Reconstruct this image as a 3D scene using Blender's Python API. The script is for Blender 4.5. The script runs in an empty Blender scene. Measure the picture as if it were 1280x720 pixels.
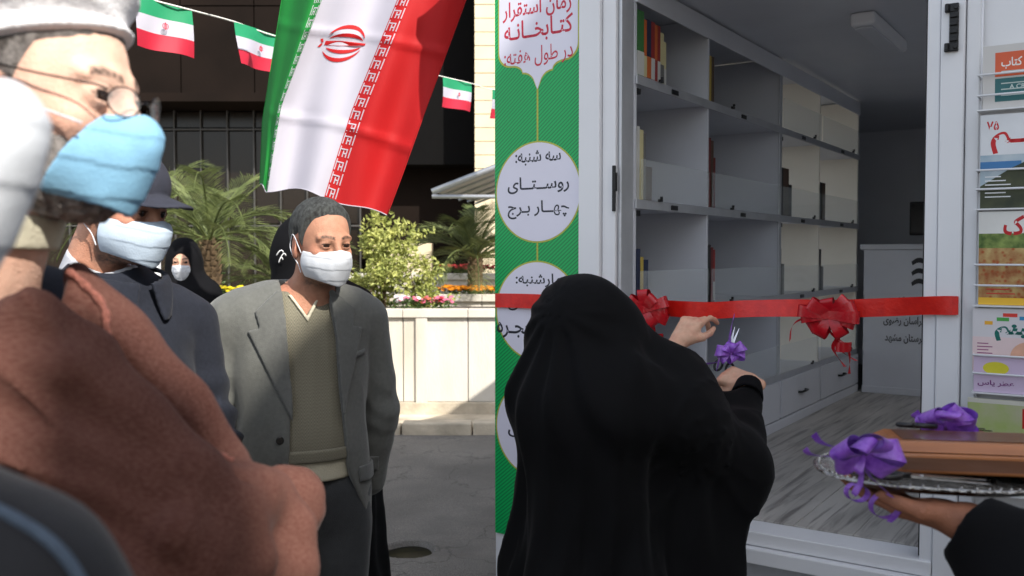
import bpy, math, random, unicodedata
import numpy as np
from mathutils import Vector, Matrix
PI = math.pi
SC = bpy.context.scene
COL = SC.collection
random.seed(7)
RNG = np.random.RandomState(11)

# ------------------------------------------------------------ camera
F = 1150.0
PITCH = math.atan(42 / F)
CAMZ = 1.57
cam = bpy.data.cameras.new("camera")
cam_ob = bpy.data.objects.new("camera", cam)
COL.objects.link(cam_ob)
cam_ob.location = (0, 0, CAMZ)
cam_ob.rotation_euler = (PI / 2 - PITCH, 0, 0)
cam.sensor_width = 36
cam.lens = F / 1280 * 36
cam.clip_start = 0.05
cam.clip_end = 800
cam.dof.use_dof = True
cam.dof.focus_distance = 2.8
cam.dof.aperture_fstop = 5.6
SC.camera = cam_ob


def at(px, py, Y):
    """the world point at depth Y on the sight line through a point of the 1280x720 photograph"""
    xc, yc = (px - 640) / F, (360 - py) / F
    d = (xc, math.cos(PITCH) + yc * math.sin(PITCH), -math.sin(PITCH) + yc * math.cos(PITCH))
    k = Y / d[1]
    return Vector((d[0] * k, Y, CAMZ + d[2] * k))


# ------------------------------------------------------------ daylight
SUN_H = Vector((0.6, -0.8))          # horizontal direction towards the sun
SUN_EL = math.radians(40)
world = bpy.data.worlds.new("World")
SC.world = world
world.use_nodes = True
nt = world.node_tree
sky = nt.nodes.new("ShaderNodeTexSky")
sky.sky_type = 'NISHITA'
sky.sun_disc = False
sky.sun_elevation = SUN_EL
sky.sun_rotation = math.atan2(SUN_H.x, SUN_H.y)
sky.air_density = 1.0
sky.dust_density = 1.5
hsv = nt.nodes.new("ShaderNodeHueSaturation")
hsv.inputs["Saturation"].default_value = 0.48
nt.links.new(sky.outputs[0], hsv.inputs["Color"])
nt.links.new(hsv.outputs[0], nt.nodes["Background"].inputs[0])
nt.nodes["Background"].inputs[1].default_value = 0.15
sl = bpy.data.lights.new("sun", 'SUN')
sl.energy = 3.8
sl.angle = math.radians(0.5)
sl.color = (1.0, 0.95, 0.87)
so = bpy.data.objects.new("sun", sl)
COL.objects.link(so)
_d = Vector((SUN_H.x * math.cos(SUN_EL), SUN_H.y * math.cos(SUN_EL), math.sin(SUN_EL)))
so.rotation_euler = _d.to_track_quat('Z', 'Y').to_euler()
so.location = (20, -26, 30)
SC.view_settings.view_transform = 'Standard'
SC.view_settings.look = 'None'
SC.view_settings.exposure = 0.95
SC.view_settings.gamma = 1
try:
    SC.cycles.max_bounces = 7
    SC.cycles.diffuse_bounces = 4
    SC.cycles.use_denoising = True
except Exception:
    pass

# ------------------------------------------------------------ helpers: objects


def srgb(r, g, b):
    f = lambda c: (c / 255 / 12.92) if c / 255 <= .04045 else ((c / 255 + .055) / 1.055) ** 2.4
    return (f(r), f(g), f(b), 1)


def tag(o, label=None, cat=None, group=None, kind=None):
    if label: o['label'] = label
    if cat: o['category'] = cat
    if group: o['group'] = group
    if kind: o['kind'] = kind
    return o


def empty(name, loc=(0, 0, 0), rz=0, label=None, cat=None, group=None, kind=None):
    o = bpy.data.objects.new(name, None)
    COL.objects.link(o)
    o.location = loc
    o.rotation_euler = (0, 0, rz)
    o.empty_display_size = .1
    return tag(o, label, cat, group, kind)


def link(name, me, mat=None, parent=None):
    o = bpy.data.objects.new(name, me)
    COL.objects.link(o)
    if mat is not None and len(me.materials) == 0:
        me.materials.append(mat)
    if parent is not None:
        o.parent = parent
    return o


class MB:
    """collects shapes and links them as one mesh object"""

    def __init__(s):
        s.v, s.f, s.m, s.uv = [], [], [], None

    def add(s, vs, fs, mi=0):
        n = len(s.v)
        s.v += [tuple(v) for v in vs]
        s.f += [tuple(n + i for i in f) for f in fs]
        s.m += [mi] * len(fs)
        return s

    def box(s, lo, hi, mi=0, M=None):
        x0, y0, z0 = lo
        x1, y1, z1 = hi
        v = [Vector(p) for p in ((x0, y0, z0), (x1, y0, z0), (x1, y1, z0), (x0, y1, z0), (x0, y0, z1), (x1, y0, z1), (x1, y1, z1), (x0, y1, z1))]
        if M is not None: v = [M @ p for p in v]
        return s.add(v, [(0, 3, 2, 1), (4, 5, 6, 7), (0, 1, 5, 4), (1, 2, 6, 5), (2, 3, 7, 6), (3, 0, 4, 7)], mi)

    def tube(s, pts, r, n=8, mi=0, caps=True, flat=1.0):
        pts = [Vector(p) for p in pts]
        rs = r if isinstance(r, (list, tuple)) else [r] * len(pts)
        T0 = (pts[1] - pts[0]).normalized()
        up = Vector((0, 0, 1)) if abs(T0.z) < .9 else Vector((1, 0, 0))
        N = T0.cross(up).normalized()
        vs, fs = [], []
        for i, p in enumerate(pts):
            T = (pts[min(i + 1, len(pts) - 1)] - pts[max(i - 1, 0)]).normalized()
            N = (N - T * N.dot(T)).normalized()
            B = T.cross(N)
            for k in range(n):
                a = 2 * PI * k / n
                vs.append(p + (N * math.cos(a) + B * math.sin(a) * flat) * rs[i])
        for i in range(len(pts) - 1):
            for k in range(n):
                a, b = i * n + k, i * n + (k + 1) % n
                fs.append((a, b, b + n, a + n))
        if caps:
            fs.append(tuple(range(n - 1, -1, -1)))
            fs.append(tuple((len(pts) - 1) * n + k for k in range(n)))
        return s.add(vs, fs, mi)

    def prism(s, poly, z0, z1, mi=0, M=None):
        n = len(poly)
        v = [Vector((p[0], p[1], z0)) for p in poly] + [Vector((p[0], p[1], z1)) for p in poly]
        if M is not None: v = [M @ p for p in v]
        f = [tuple(range(n - 1, -1, -1)), tuple(range(n, 2 * n))] + [(i, (i + 1) % n, n + (i + 1) % n, n + i) for i in range(n)]
        return s.add(v, f, mi)

    def strip(s, pts, side, w, mi=0, th=0.0006):
        """a ribbon: points, side vector(s), width(s)"""
        pts = [Vector(p) for p in pts]
        n = len(pts)
        sd = side if isinstance(side, list) else [side] * n
        ws = w if isinstance(w, list) else [w] * n
        vs, fs = [], []
        for i in range(n):
            d = Vector(sd[i]).normalized() * ws[i] / 2
            T = (pts[min(i + 1, n - 1)] - pts[max(i - 1, 0)])
            nn = T.cross(d)
            nn = nn.normalized() * th if nn.length > 1e-9 else Vector((0, 0, th))
            vs += [pts[i] - d + nn, pts[i] + nn, pts[i] + d + nn, pts[i] + d - nn, pts[i] - nn, pts[i] - d - nn]
        for i in range(n - 1):
            for a, b in ((0, 1), (1, 2), (3, 4), (4, 5)):
                a, b = i * 6 + a, i * 6 + b
                fs.append((a, b, b + 6, a + 6))
        return s.add(vs, fs, mi)

    def build(s, name, mat, parent=None, smooth=False, bevel=0, seg=2):
        me = bpy.data.meshes.new(name)
        me.from_pydata(s.v, [], s.f)
        mats = mat if isinstance(mat, (list, tuple)) else [mat]
        for m in mats: me.materials.append(m)
        if len(mats) > 1: me.polygons.foreach_set('material_index', s.m)
        if smooth: me.polygons.foreach_set('use_smooth', [True] * len(me.polygons))
        me.update()
        o = link(name, me, None, parent)
        if bevel:
            b = o.modifiers.new('bevel', 'BEVEL')
            b.width = bevel
            b.segments = seg
            b.limit_method = 'ANGLE'
        return o


def copy_tree(o, parent=None):
    c = o.copy()
    COL.objects.link(c)
    c.parent = parent
    for ch in list(o.children): copy_tree(ch, c)
    return c


# ------------------------------------------------------------ helpers: materials
_M = {}


def mat(name, col, rough=.6, var=.12, nscale=6, bump=0.0, bscale=80, metal=0, spec=.5, attr=False, sheen=0, trans=0, alpha=1,
        sss=0, stretch=(1, 1, 1), col2=None, coat=0, trl=0):
    if name in _M: return _M[name]
    m = bpy.data.materials.new(name)
    _M[name] = m
    m.use_nodes = True
    t = m.node_tree
    N, L = t.nodes, t.links
    b = N["Principled BSDF"]
    b.inputs["Roughness"].default_value = rough
    b.inputs["Metallic"].default_value = metal
    b.inputs["Specular IOR Level"].default_value = spec
    if sheen:
        b.inputs["Sheen Weight"].default_value = sheen
        b.inputs["Sheen Roughness"].default_value = .4
    if trans: b.inputs["Transmission Weight"].default_value = trans
    if alpha < 1: b.inputs["Alpha"].default_value = alpha
    if coat: b.inputs["Coat Weight"].default_value = coat
    if sss:
        b.inputs["Subsurface Weight"].default_value = sss
        b.inputs["Subsurface Radius"].default_value = (.012, .004, .002)
        b.inputs["Subsurface Scale"].default_value = 1.0
    tc = N.new("ShaderNodeTexCoord")
    mp = N.new("ShaderNodeMapping")
    mp.inputs["Scale"].default_value = stretch
    L.new(tc.outputs["Object"], mp.inputs[0])
    nz = N.new("ShaderNodeTexNoise")
    nz.inputs["Scale"].default_value = nscale
    nz.inputs["Detail"].default_value = 6
    L.new(mp.outputs[0], nz.inputs["Vector"])
    c = col if len(col) == 4 else tuple(col) + (1,)
    mx = N.new("ShaderNodeMix")
    mx.data_type = 'RGBA'
    mr = N.new("ShaderNodeMapRange")
    mr.inputs[1].default_value = .3
    mr.inputs[2].default_value = .7
    L.new(nz.outputs[0], mr.inputs[0])
    L.new(mr.outputs[0], mx.inputs[0])
    if attr:
        at_ = N.new("ShaderNodeAttribute")
        at_.attribute_name = "Col"
        hs = N.new("ShaderNodeHueSaturation")
        hs.inputs["Value"].default_value = 1 - var
        h2 = N.new("ShaderNodeHueSaturation")
        h2.inputs["Value"].default_value = 1 + var
        L.new(at_.outputs[0], hs.inputs["Color"])
        L.new(at_.outputs[0], h2.inputs["Color"])
        L.new(hs.outputs[0], mx.inputs[6])
        L.new(h2.outputs[0], mx.inputs[7])
    else:
        mx.inputs[6].default_value = tuple(x * (1 - var) for x in c[:3]) + (1,)
        mx.inputs[7].default_value = (tuple(min(1, x * (1 + var)) for x in c[:3]) + (1,)) if col2 is None else tuple(col2[:3]) + (1,)
    L.new(mx.outputs[2], b.inputs["Base Color"])
    if bump:
        n2 = N.new("ShaderNodeTexNoise")
        n2.inputs["Scale"].default_value = bscale
        n2.inputs["Detail"].default_value = 5
        L.new(mp.outputs[0], n2.inputs["Vector"])
        bp = N.new("ShaderNodeBump")
        bp.inputs["Strength"].default_value = bump
        bp.inputs["Distance"].default_value = .01
        L.new(n2.outputs[0], bp.inputs["Height"])
        L.new(bp.outputs[0], b.inputs["Normal"])
    if trl:
        out = N["Material Output"]
        tl = N.new("ShaderNodeBsdfTranslucent")
        L.new(mx.outputs[2], tl.inputs[0])
        ms = N.new("ShaderNodeMixShader")
        ms.inputs[0].default_value = trl
        L.new(b.outputs[0], ms.inputs[1])
        L.new(tl.outputs[0], ms.inputs[2])
        L.new(ms.outputs[0], out.inputs[0])
    return m


def chain_color(m, fn):
    """let fn(nodes, links, colour_socket, texcoord) rework the base colour of m; returns m"""
    t = m.node_tree
    b = t.nodes["Principled BSDF"]
    src = b.inputs["Base Color"].links[0].from_socket
    tc = [n for n in t.nodes if n.type == 'TEX_COORD'][0]
    out = fn(t.nodes, t.links, src, tc)
    t.links.new(out, b.inputs["Base Color"])
    return m


def mixc(N, L, fac, a, bcol, blend='MIX'):
    mx = N.new("ShaderNodeMix")
    mx.data_type = 'RGBA'
    mx.blend_type = blend
    if isinstance(fac, (int, float)): mx.inputs[0].default_value = fac
    else: L.new(fac, mx.inputs[0])
    for i, x in ((6, a), (7, bcol)):
        if isinstance(x, (tuple, list)): mx.inputs[i].default_value = tuple(x[:3]) + (1,)
        else: L.new(x, mx.inputs[i])
    return mx.outputs[2]


# ------------------------------------------------------------ helpers: lettering
FORMS = {}
for cp in list(range(0xFB50, 0xFDFF)) + list(range(0xFE80, 0xFEFD)):
    dcm = unicodedata.decomposition(chr(cp)).split()
    if len(dcm) == 2 and dcm[0] in ('<initial>', '<medial>', '<final>', '<isolated>'):
        FORMS.setdefault(chr(int(dcm[1], 16)), {})[dcm[0][1:-1]] = chr(cp)


def shape(s):
    """joined letter forms in left-to-right drawing order"""
    out = []
    for i, ch in enumerate(s):
        f = FORMS.get(ch)
        if ch == '\u0640': out.append(ch); continue
        if not f: out.append(ch); continue
        p = s[i - 1] if i else ' '
        n = s[i + 1] if i + 1 < len(s) else ' '
        pj = p == '\u0640' or ('initial' in FORMS.get(p, {}))
        nj = (n == '\u0640' or n in FORMS and 'final' in FORMS[n]) and 'initial' in f
        pj = pj and 'final' in f
        k = 'medial' if pj and nj else 'final' if pj else 'initial' if nj else 'isolated'
        out.append(f.get(k) or f.get('isolated') or ch)
    return ''.join(reversed(out))


def text(name, s, m, parent, M, size=None, width=None, height=None, bold=.012, extrude=.0004, arabic=True, shear=0, bend=None):
    cu = bpy.data.curves.new('lettering', 'FONT')
    cu.body = shape(s) if arabic else s
    cu.align_x = 'CENTER'
    cu.align_y = 'CENTER'
    cu.size = 1
    cu.offset = bold
    cu.extrude = 0
    cu.shear = shear
    tmp = bpy.data.objects.new('tmp', cu)
    COL.objects.link(tmp)
    dg = bpy.context.evaluated_depsgraph_get()
    me = bpy.data.meshes.new_from_object(tmp.evaluated_get(dg))
    bpy.data.objects.remove(tmp)
    n = len(me.vertices)
    co = np.zeros(n * 3)
    me.vertices.foreach_get('co', co)
    co = co.reshape(-1, 3)
    lo, hi = co.min(0), co.max(0)
    co -= (lo + hi) / 2
    w, h = hi[0] - lo[0], hi[1] - lo[1]
    sx = sy = size or 1
    if width: sx = sy = width / w
    if height: sy = height / h
    if height and not width: sx = sy
    co[:, 0] *= sx
    co[:, 1] *= sy
    if bend is not None: co = bend(co)
    else:
        Mn = np.array(M)
        co = co @ Mn[:3, :3].T + Mn[:3, 3]
    me.vertices.foreach_set('co', co.ravel())
    me.materials.clear()
    me.materials.append(m)
    me.name = name
    me.update()
    return link(name, me, None, parent)


# ------------------------------------------------------------ helpers: sculpted surfaces (distance fields turned into meshes)
_T = RNG.rand(32, 32, 32).astype(np.float32)


def vnoise(P, s):
    q = P * s + 100.0
    i = np.floor(q).astype(int)
    f = (q - i).astype(np.float32)
    f = f * f * (3 - 2 * f)
    i &= 31
    j = (i + 1) & 31
    x0, y0, z0 = i[:, 0], i[:, 1], i[:, 2]
    x1, y1, z1 = j[:, 0], j[:, 1], j[:, 2]
    fx, fy, fz = f[:, 0], f[:, 1], f[:, 2]
    l = lambda a, b, t: a + (b - a) * t
    return l(l(l(_T[x0, y0, z0], _T[x1, y0, z0], fx), l(_T[x0, y1, z0], _T[x1, y1, z0], fx), fy),
             l(l(_T[x0, y0, z1], _T[x1, y0, z1], fx), l(_T[x0, y1, z1], _T[x1, y1, z1], fx), fy), fz) - .5


def V(*a): return np.array(a, dtype=np.float32)


def smin(a, b, k):
    h = np.clip(k - np.abs(a - b), 0, None) / k
    return np.minimum(a, b) - h * h * k * .25


def smax(a, b, k): return -smin(-a, -b, k)


def ell(P, c, r, R=None):
    q = P - V(*c)
    if R is not None: q = q @ R
    r = V(*r)
    k0 = np.linalg.norm(q / r, axis=1)
    k1 = np.linalg.norm(q / (r * r), axis=1) + 1e-9
    return k0 * (k0 - 1) / k1


def rc(P, a, b, r1, r2=None, flat=None):
    r2 = r1 if r2 is None else r2
    a, b = V(*a), V(*b)
    if flat is not None:
        fl = V(*flat)
        P, a, b = P / fl, a / fl, b / fl
    ba = b - a
    h = np.clip(((P - a) @ ba) / float(ba @ ba), 0, 1)
    return np.linalg.norm(P - a - h[:, None] * ba, axis=1) - (r1 + (r2 - r1) * h)


def chain(P, pts, rs, k=.02):
    d = None
    for i in range(len(pts) - 1):
        e = rc(P, pts[i], pts[i + 1], rs[i], rs[i + 1])
        d = e if d is None else smin(d, e, k)
    return d


def boxd(P, c, h, r=0.0, R=None):
    q = P - V(*c)
    if R is not None: q = q @ R
    q = np.abs(q) - V(*h) + r
    return np.linalg.norm(np.clip(q, 0, None), axis=1) + np.minimum(q.max(1), 0) - r


def rotm(rx=0, ry=0, rz=0):
    return np.array(Matrix.Rotation(rz, 3, 'Z') @ Matrix.Rotation(ry, 3, 'Y') @ Matrix.Rotation(rx, 3, 'X'), dtype=np.float32)


def sculpt(name, f, lo, hi, h, m, parent=None, col=None, relax=1, xf=None):
    """the zero surface of f in the box lo..hi as one smooth mesh"""
    lo, hi = np.array(lo, float), np.array(hi, float)
    B = 4
    nb = np.ceil((hi - lo) / (h * B)).astype(int)
    n = nb * B + 1
    cx = [lo[a] + (np.arange(nb[a]) + .5) * B * h for a in range(3)]
    G = np.stack(np.meshgrid(*cx, indexing='ij'), -1).reshape(-1, 3).astype(np.float32)
    Dc = f(G).reshape(nb)
    act = np.abs(Dc) < B * h * 1.6
    D = np.ones(n, np.float32)
    Dr = np.repeat(np.repeat(np.repeat(Dc, B, 0), B, 1), B, 2)
    D[:-1, :-1, :-1] = Dr
    D[-1] = D[-2]; D[:, -1] = D[:, -2]; D[:, :, -1] = D[:, :, -2]
    mask = np.zeros(n, bool)
    ar = np.repeat(np.repeat(np.repeat(act, B, 0), B, 1), B, 2)
    for dx in (0, 1):
        for dy in (0, 1):
            for dz in (0, 1):
                mask[dx:n[0] - 1 + dx, dy:n[1] - 1 + dy, dz:n[2] - 1 + dz] |= ar
    idx = np.argwhere(mask)
    P = (lo + idx * h).astype(np.float32)
    D[mask] = f(P)
    for a in range(3):       # close the box
        sl0 = [slice(None)] * 3; sl0[a] = 0; D[tuple(sl0)] = np.abs(D[tuple(sl0)]) + 1e-4
        sl0[a] = -1; D[tuple(sl0)] = np.abs(D[tuple(sl0)]) + 1e-4
    S = D < 0
    cs = [S[dx:n[0] - 1 + dx, dy:n[1] - 1 + dy, dz:n[2] - 1 + dz] for dx in (0, 1) for dy in (0, 1) for dz in (0, 1)]
    cnt = sum(c.astype(np.int8) for c in cs)
    cell = (cnt > 0) & (cnt < 8)
    ci = np.argwhere(cell)
    if len(ci) == 0: raise RuntimeError('empty surface ' + name)
    vid = -np.ones(cell.shape, np.int64)
    vid[cell] = np.arange(len(ci))
    acc = np.zeros((len(ci), 3)); w = np.zeros(len(ci))
    corners = [(a, b, c) for a in (0, 1) for b in (0, 1) for c in (0, 1)]
    val = {c: D[ci[:, 0] + c[0], ci[:, 1] + c[1], ci[:, 2] + c[2]] for c in corners}
    for c in corners:
        for a in range(3):
            if c[a]: continue
            d = list(c); d[a] = 1; d = tuple(d)
            va, vb = val[c], val[d]
            mm = (va < 0) != (vb < 0)
            t = np.where(mm, va / np.where(mm, va - vb, 1), 0)
            p = np.tile(np.array(c, float), (len(ci), 1))
            p[:, a] += t
            acc += p * mm[:, None]
            w += mm
    vert = lo + (ci + acc / w[:, None]) * h
    quads = []
    for a in range(3):
        s0 = [slice(None)] * 3; s1 = [slice(None)] * 3
        s0[a] = slice(0, -1); s1[a] = slice(1, None)
        A, Bm = S[tuple(s0)], S[tuple(s1)]
        e = np.argwhere(A != Bm)
        b, c = (a + 1) % 3, (a + 2) % 3
        ok = (e[:, b] > 0) & (e[:, c] > 0) & (e[:, b] < n[b] - 1) & (e[:, c] < n[c] - 1)
        e = e[ok]
        q = []
        for (ob, oc) in ((-1, -1), (0, -1), (0, 0), (-1, 0)):
            g = e.copy(); g[:, b] += ob; g[:, c] += oc
            q.append(vid[g[:, 0], g[:, 1], g[:, 2]])
        q = np.stack(q, 1)
        ins = A[e[:, 0], e[:, 1], e[:, 2]]
        q[~ins] = q[~ins][:, ::-1]
        quads.append(q)
    quads = np.concatenate(quads)
    quads = quads[(quads >= 0).all(1)]
    nv = len(vert)
    for _ in range(relax):
        s = np.zeros((nv, 3)); k = np.zeros(nv)
        for i in range(4):
            for j in (quads[:, (i + 1) % 4], quads[:, (i - 1) % 4]):
                k += np.bincount(quads[:, i], minlength=nv)
                for a in range(3): s[:, a] += np.bincount(quads[:, i], weights=vert[j, a], minlength=nv)
        vert = vert * .5 + .5 * s / np.maximum(k, 1)[:, None]
    me = bpy.data.meshes.new(name)
    me.vertices.add(nv)
    out = vert
    if xf is not None: out = vert @ np.array(xf)[:3, :3].T + np.array(xf)[:3, 3]
    me.vertices.foreach_set('co', out.astype(np.float32).ravel())
    me.loops.add(len(quads) * 4)
    me.loops.foreach_set('vertex_index', quads.ravel().astype(np.int32))
    me.polygons.add(len(quads))
    me.polygons.foreach_set('loop_start', np.arange(0, len(quads) * 4, 4, dtype=np.int32))
    me.polygons.foreach_set('loop_total', np.full(len(quads), 4, np.int32))
    me.polygons.foreach_set('use_smooth', np.ones(len(quads), bool))
    me.update(calc_edges=True)
    me.validate()
    me.materials.append(m)
    if col is not None:
        c = col(vert.astype(np.float32))
        ca = me.color_attributes.new('Col', 'FLOAT_COLOR', 'POINT')
        c4 = np.ones((nv, 4), np.float32); c4[:, :3] = c
        ca.data.foreach_set('color', c4.ravel())
    return link(name, me, None, parent)
# ------------------------------------------------------------ materials of the place
M_asph = mat('asphalt', srgb(122, 117, 110), .9, .16, 1.3, .8, 120)
def _as(N, L, src, tc):
    n = N.new("ShaderNodeTexNoise"); n.inputs["Scale"].default_value = 240; n.inputs["Detail"].default_value = 3
    L.new(tc.outputs["Object"], n.inputs["Vector"])
    r = N.new("ShaderNodeMapRange"); r.inputs[1].default_value = .3; r.inputs[2].default_value = .72; r.inputs[3].default_value = .45; r.inputs[4].default_value = 1.6
    L.new(n.outputs[0], r.inputs[0])
    a = mixc(N, L, 1.0, src, r.outputs[0], 'MULTIPLY')
    w = N.new("ShaderNodeTexNoise"); w.inputs["Scale"].default_value = .7; w.inputs["Detail"].default_value = 8; w.inputs["Roughness"].default_value = .65
    L.new(tc.outputs["Object"], w.inputs["Vector"])
    cr = N.new("ShaderNodeMapRange"); cr.inputs[1].default_value = .47; cr.inputs[2].default_value = .62; cr.inputs[3].default_value = 0; cr.inputs[4].default_value = .55
    L.new(w.outputs[0], cr.inputs[0])
    a = mixc(N, L, cr.outputs[0], a, srgb(92, 88, 84))
    v = N.new("ShaderNodeTexVoronoi"); v.feature = 'DISTANCE_TO_EDGE'; v.inputs["Scale"].default_value = .9
    wv = N.new("ShaderNodeTexNoise"); wv.inputs["Scale"].default_value = 2.5; wv.inputs["Detail"].default_value = 5
    L.new(tc.outputs["Object"], wv.inputs["Vector"])
    va = N.new("ShaderNodeVectorMath"); va.operation = 'ADD'; L.new(tc.outputs["Object"], va.inputs[0]); L.new(wv.outputs[1], va.inputs[1])
    L.new(va.outputs[0], v.inputs["Vector"])
    k = N.new("ShaderNodeMapRange"); k.inputs[1].default_value = 0; k.inputs[2].default_value = .012; k.inputs[3].default_value = .4; k.inputs[4].default_value = 0
    L.new(v.outputs[0], k.inputs[0])
    return mixc(N, L, k.outputs[0], a, (.015, .014, .013))
chain_color(M_asph, _as)
M_white = mat('white_painted_metal', srgb(226, 227, 230), .38, .03, 3, .05, 30)
M_whitein = mat('white_laminate', srgb(208, 210, 216), .42, .04, 4, .03, 20)
M_cream = mat('lit_cream_laminate', srgb(240, 234, 220), .45, .04, 4)
M_alu = mat('aluminium_trim', srgb(190, 192, 196), .4, .06, 12, .1, 60, metal=.5)
M_darkmetal = mat('black_metal', srgb(24, 24, 26), .4, .2, 30, metal=.3)
M_glass = mat('clear_glass', (.80, .86, .86), .06, 0, alpha=.16, spec=.6)
M_stone = mat('white_stone', srgb(212, 208, 199), .7, .08, 1.6, .3, 40, col2=srgb(186, 177, 162), stretch=(1.6, 1, .5))
M_concrete = mat('worn_concrete', srgb(186, 174, 154), .9, .3, 4, .7, 25)
M_beige = mat('beige_stone', srgb(205, 190, 160), .75, .08, 2, .25, 60)
M_soil = mat('dark_soil', srgb(58, 44, 34), 1, .3, 30, 1, 60)
M_fac = mat('brown_cladding', srgb(24, 17, 13), .8, .35, .8, .1, 20, spec=.10)
M_facglass = mat('dark_facade_glass', srgb(30, 22, 15), .2, .35, .5, spec=.3)
M_mull = mat('grey_mullion', srgb(70, 68, 66), .5)
M_black = mat('recess_shade_black', srgb(10, 9, 9), .8, spec=.1)

# ------------------------------------------------------------ ground with a worn hole
HC = at(510, 691, 4.85); HC = (HC.x, HC.y)
def ground():
    xs = sorted(set([-400, -120, -40, -16, -8, -5] + list(np.arange(-4, 4.01, .25)) + list(np.arange(HC[0] - .36, HC[0] + .36, .012)) + [5, 8, 16, 40, 120, 400]))
    ys = sorted(set([-400, -120, -40, -16, -6, -3, 0, 1, 2, 3] + list(np.arange(3.5, 9.01, .25)) + list(np.arange(HC[1] - .4, HC[1] + .4, .012)) + [10, 12, 16, 40, 120, 400]))
    vs, fs = [], []
    R = random.Random(4)
    for y in ys:
        for x in xs:
            d = math.hypot((x - HC[0]) / .145, (y - HC[1]) / .15) + .04 * math.sin(3 * math.atan2(y - HC[1], x - HC[0]) + 1)
            z = -0.055 * (1 - min(1, max(0, (d - .86) / .14)))
            if abs(x) < 4.2 and 0 < y < 9.2 and z == 0: z = .0035 * math.sin(x * 3.1) * math.cos(y * 2.3)
            vs.append((x, y, z))
    nx = len(xs)
    for j in range(len(ys) - 1):
        for i in range(nx - 1):
            a = j * nx + i
            fs.append((a, a + 1, a + nx + 1, a + nx))
    mb = MB().add(vs, fs)
    return tag(mb.build('ground', M_asph, smooth=True), 'grey worn asphalt of the plaza with cracks and patches', kind='structure')
ground()
M_pud = mat('murky_water', srgb(14, 13, 10), .45, .5, 22, spec=.15, col2=srgb(40, 38, 22))
mb = MB(); ring = []
for k in range(40):
    a = 2 * PI * k / 40
    q = .97 - .03 * math.sin(3 * a)
    ring.append((HC[0] + .145 * q * math.cos(a), HC[1] + .15 * q * math.sin(a), -.030))
mb.add(ring, [tuple(range(40))])
tag(mb.build('puddle', M_pud), 'small murky puddle with green scum in the round hole of the asphalt', 'puddle')

# ------------------------------------------------------------ pavement edge before the planters
PY = 8.75       # planter face depth
mb = MB()
mb.box((-6, PY - .62, -.02), (3, PY + 6, .05))
tag(mb.build('pavement', M_concrete, bevel=.02), 'pale worn concrete apron at the foot of the planters', kind='structure')
x = -6.0; i = 0
kerb = empty('kerb', (0, 0, 0), 0, kind='structure')
R = random.Random(3)
while x < 2.6:
    l = R.choice((.5, .62, .45))
    mb = MB().box((x, PY - .80 + R.uniform(-.015, .015), -.04), (x + l - .012, PY - .63, .10 + R.uniform(-.02, .012)))
    mb.build('kerb_stone', M_concrete, kerb, bevel=.015)
    x += l
# ------------------------------------------------------------ stone planters
def planter(x0, x1, y0, y1, zt, label, name='stone_planter', piers=(), panel=.62, z0=.05):
    t = empty(name, ((x0 + x1) / 2, y0, z0), 0, label, 'planter')
    T = Matrix.Translation((-(x0 + x1) / 2, -y0, -z0))
    def B(n, lo, hi, m=M_stone, bv=.006): return MB().box(lo, hi, 0, T).build(n, m, t, bevel=bv)
    B('wall', (x0, y0 + .04, z0), (x1, y1, zt - .08))
    B('soil', (x0 + .06, y0 + .08, zt - .085), (x1 - .06, y1 - .06, zt - .03), M_soil, 0)
    x = x0
    while x < x1 - .05:
        w = min(panel, x1 - x)
        B('panel', (x + .004, y0 + .012, z0 + .11), (x + w - .004, y0 + .041, zt - .082))
        B('coping', (x + .002, y0 - .03, zt - .08), (x + w - .002, y0 + .17, zt))
        x += w
    B('plinth', (x0, y0 - .035, z0 - .005), (x1, y0 + .05, z0 + .108), M_concrete)
    for p in piers: B('pier', (p - .055, y0 - .02, z0 + .1), (p + .055, y0 + .02, zt - .078))
    return t
pier_x = at(527, 450, PY).x
planter(-6, 1.5, PY, PY + 1.0, 1.05, 'long white stone planter with pink flowers behind the man in grey', piers=(pier_x, pier_x - 1.5, pier_x + 1.5))
planter(-2.2, 1.5, PY + 1.6, PY + 2.5, 1.12, 'white stone planter of orange flowers, the middle of three tiers', z0=.05)
planter(-2.2, 1.6, PY + 3.3, PY + 4.3, 1.32, 'pale stone planter of red flowers, the rear of three tiers', z0=.05)

# ------------------------------------------------------------ office building behind
BY = 15.0
bl = empty('office_building', (0, BY, 0), 0, 'dark brown office building with glass panes behind the flags', 'building')
TB = Matrix.Translation((0, -BY, 0))
def Bb(n, lo, hi, m, bv=0, parent=bl): return MB().box(lo, hi, 0, TB).build(n, m, parent, bevel=bv)
Bb('wall', (-16, BY + .3, 0), (6, BY + 6, 12), M_fac)
# cladding panels, upper storeys
x = -15.0
while x < 1.2:
    for z0, z1 in ((4.05, 5.6), (5.62, 7.2), (7.22, 9.0)):
        Bb('cladding_panel', (x + .01, BY + .12, z0), (x + 1.19, BY + .29, z1), M_fac)
    x += 1.2
Bb('soffit', (-15, BY - .9, 3.9), (-2.8, BY + .29, 4.03), M_fac)
gx0 = at(185, 200, BY).x
gw = .43
for r_, (z0, z1) in enumerate(((.5, 2.02), (2.06, 3.58), (3.62, 3.9))):
    for k in range(-9, 8):
        xx = gx0 + k * gw
        Bb('pane', (xx + .016, BY + .05, z0 + .015), (xx + gw - .016, BY + .075, z1 - .015), M_facglass)
for k in range(-9, 9):
    xx = gx0 + k * gw
    Bb('mullion', (xx - .009, BY - .01, .5), (xx + .009, BY + .06, 3.9), M_mull)
for z in (2.04, 3.60):
    Bb('transom', (gx0 - 9 * gw, BY - .005, z - .016), (gx0 + 8 * gw, BY + .064, z + .008), M_mull)
Bb('base_wall', (-16, BY - .02, 0), (-2.9, BY + .29, .49), M_beige)
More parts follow.
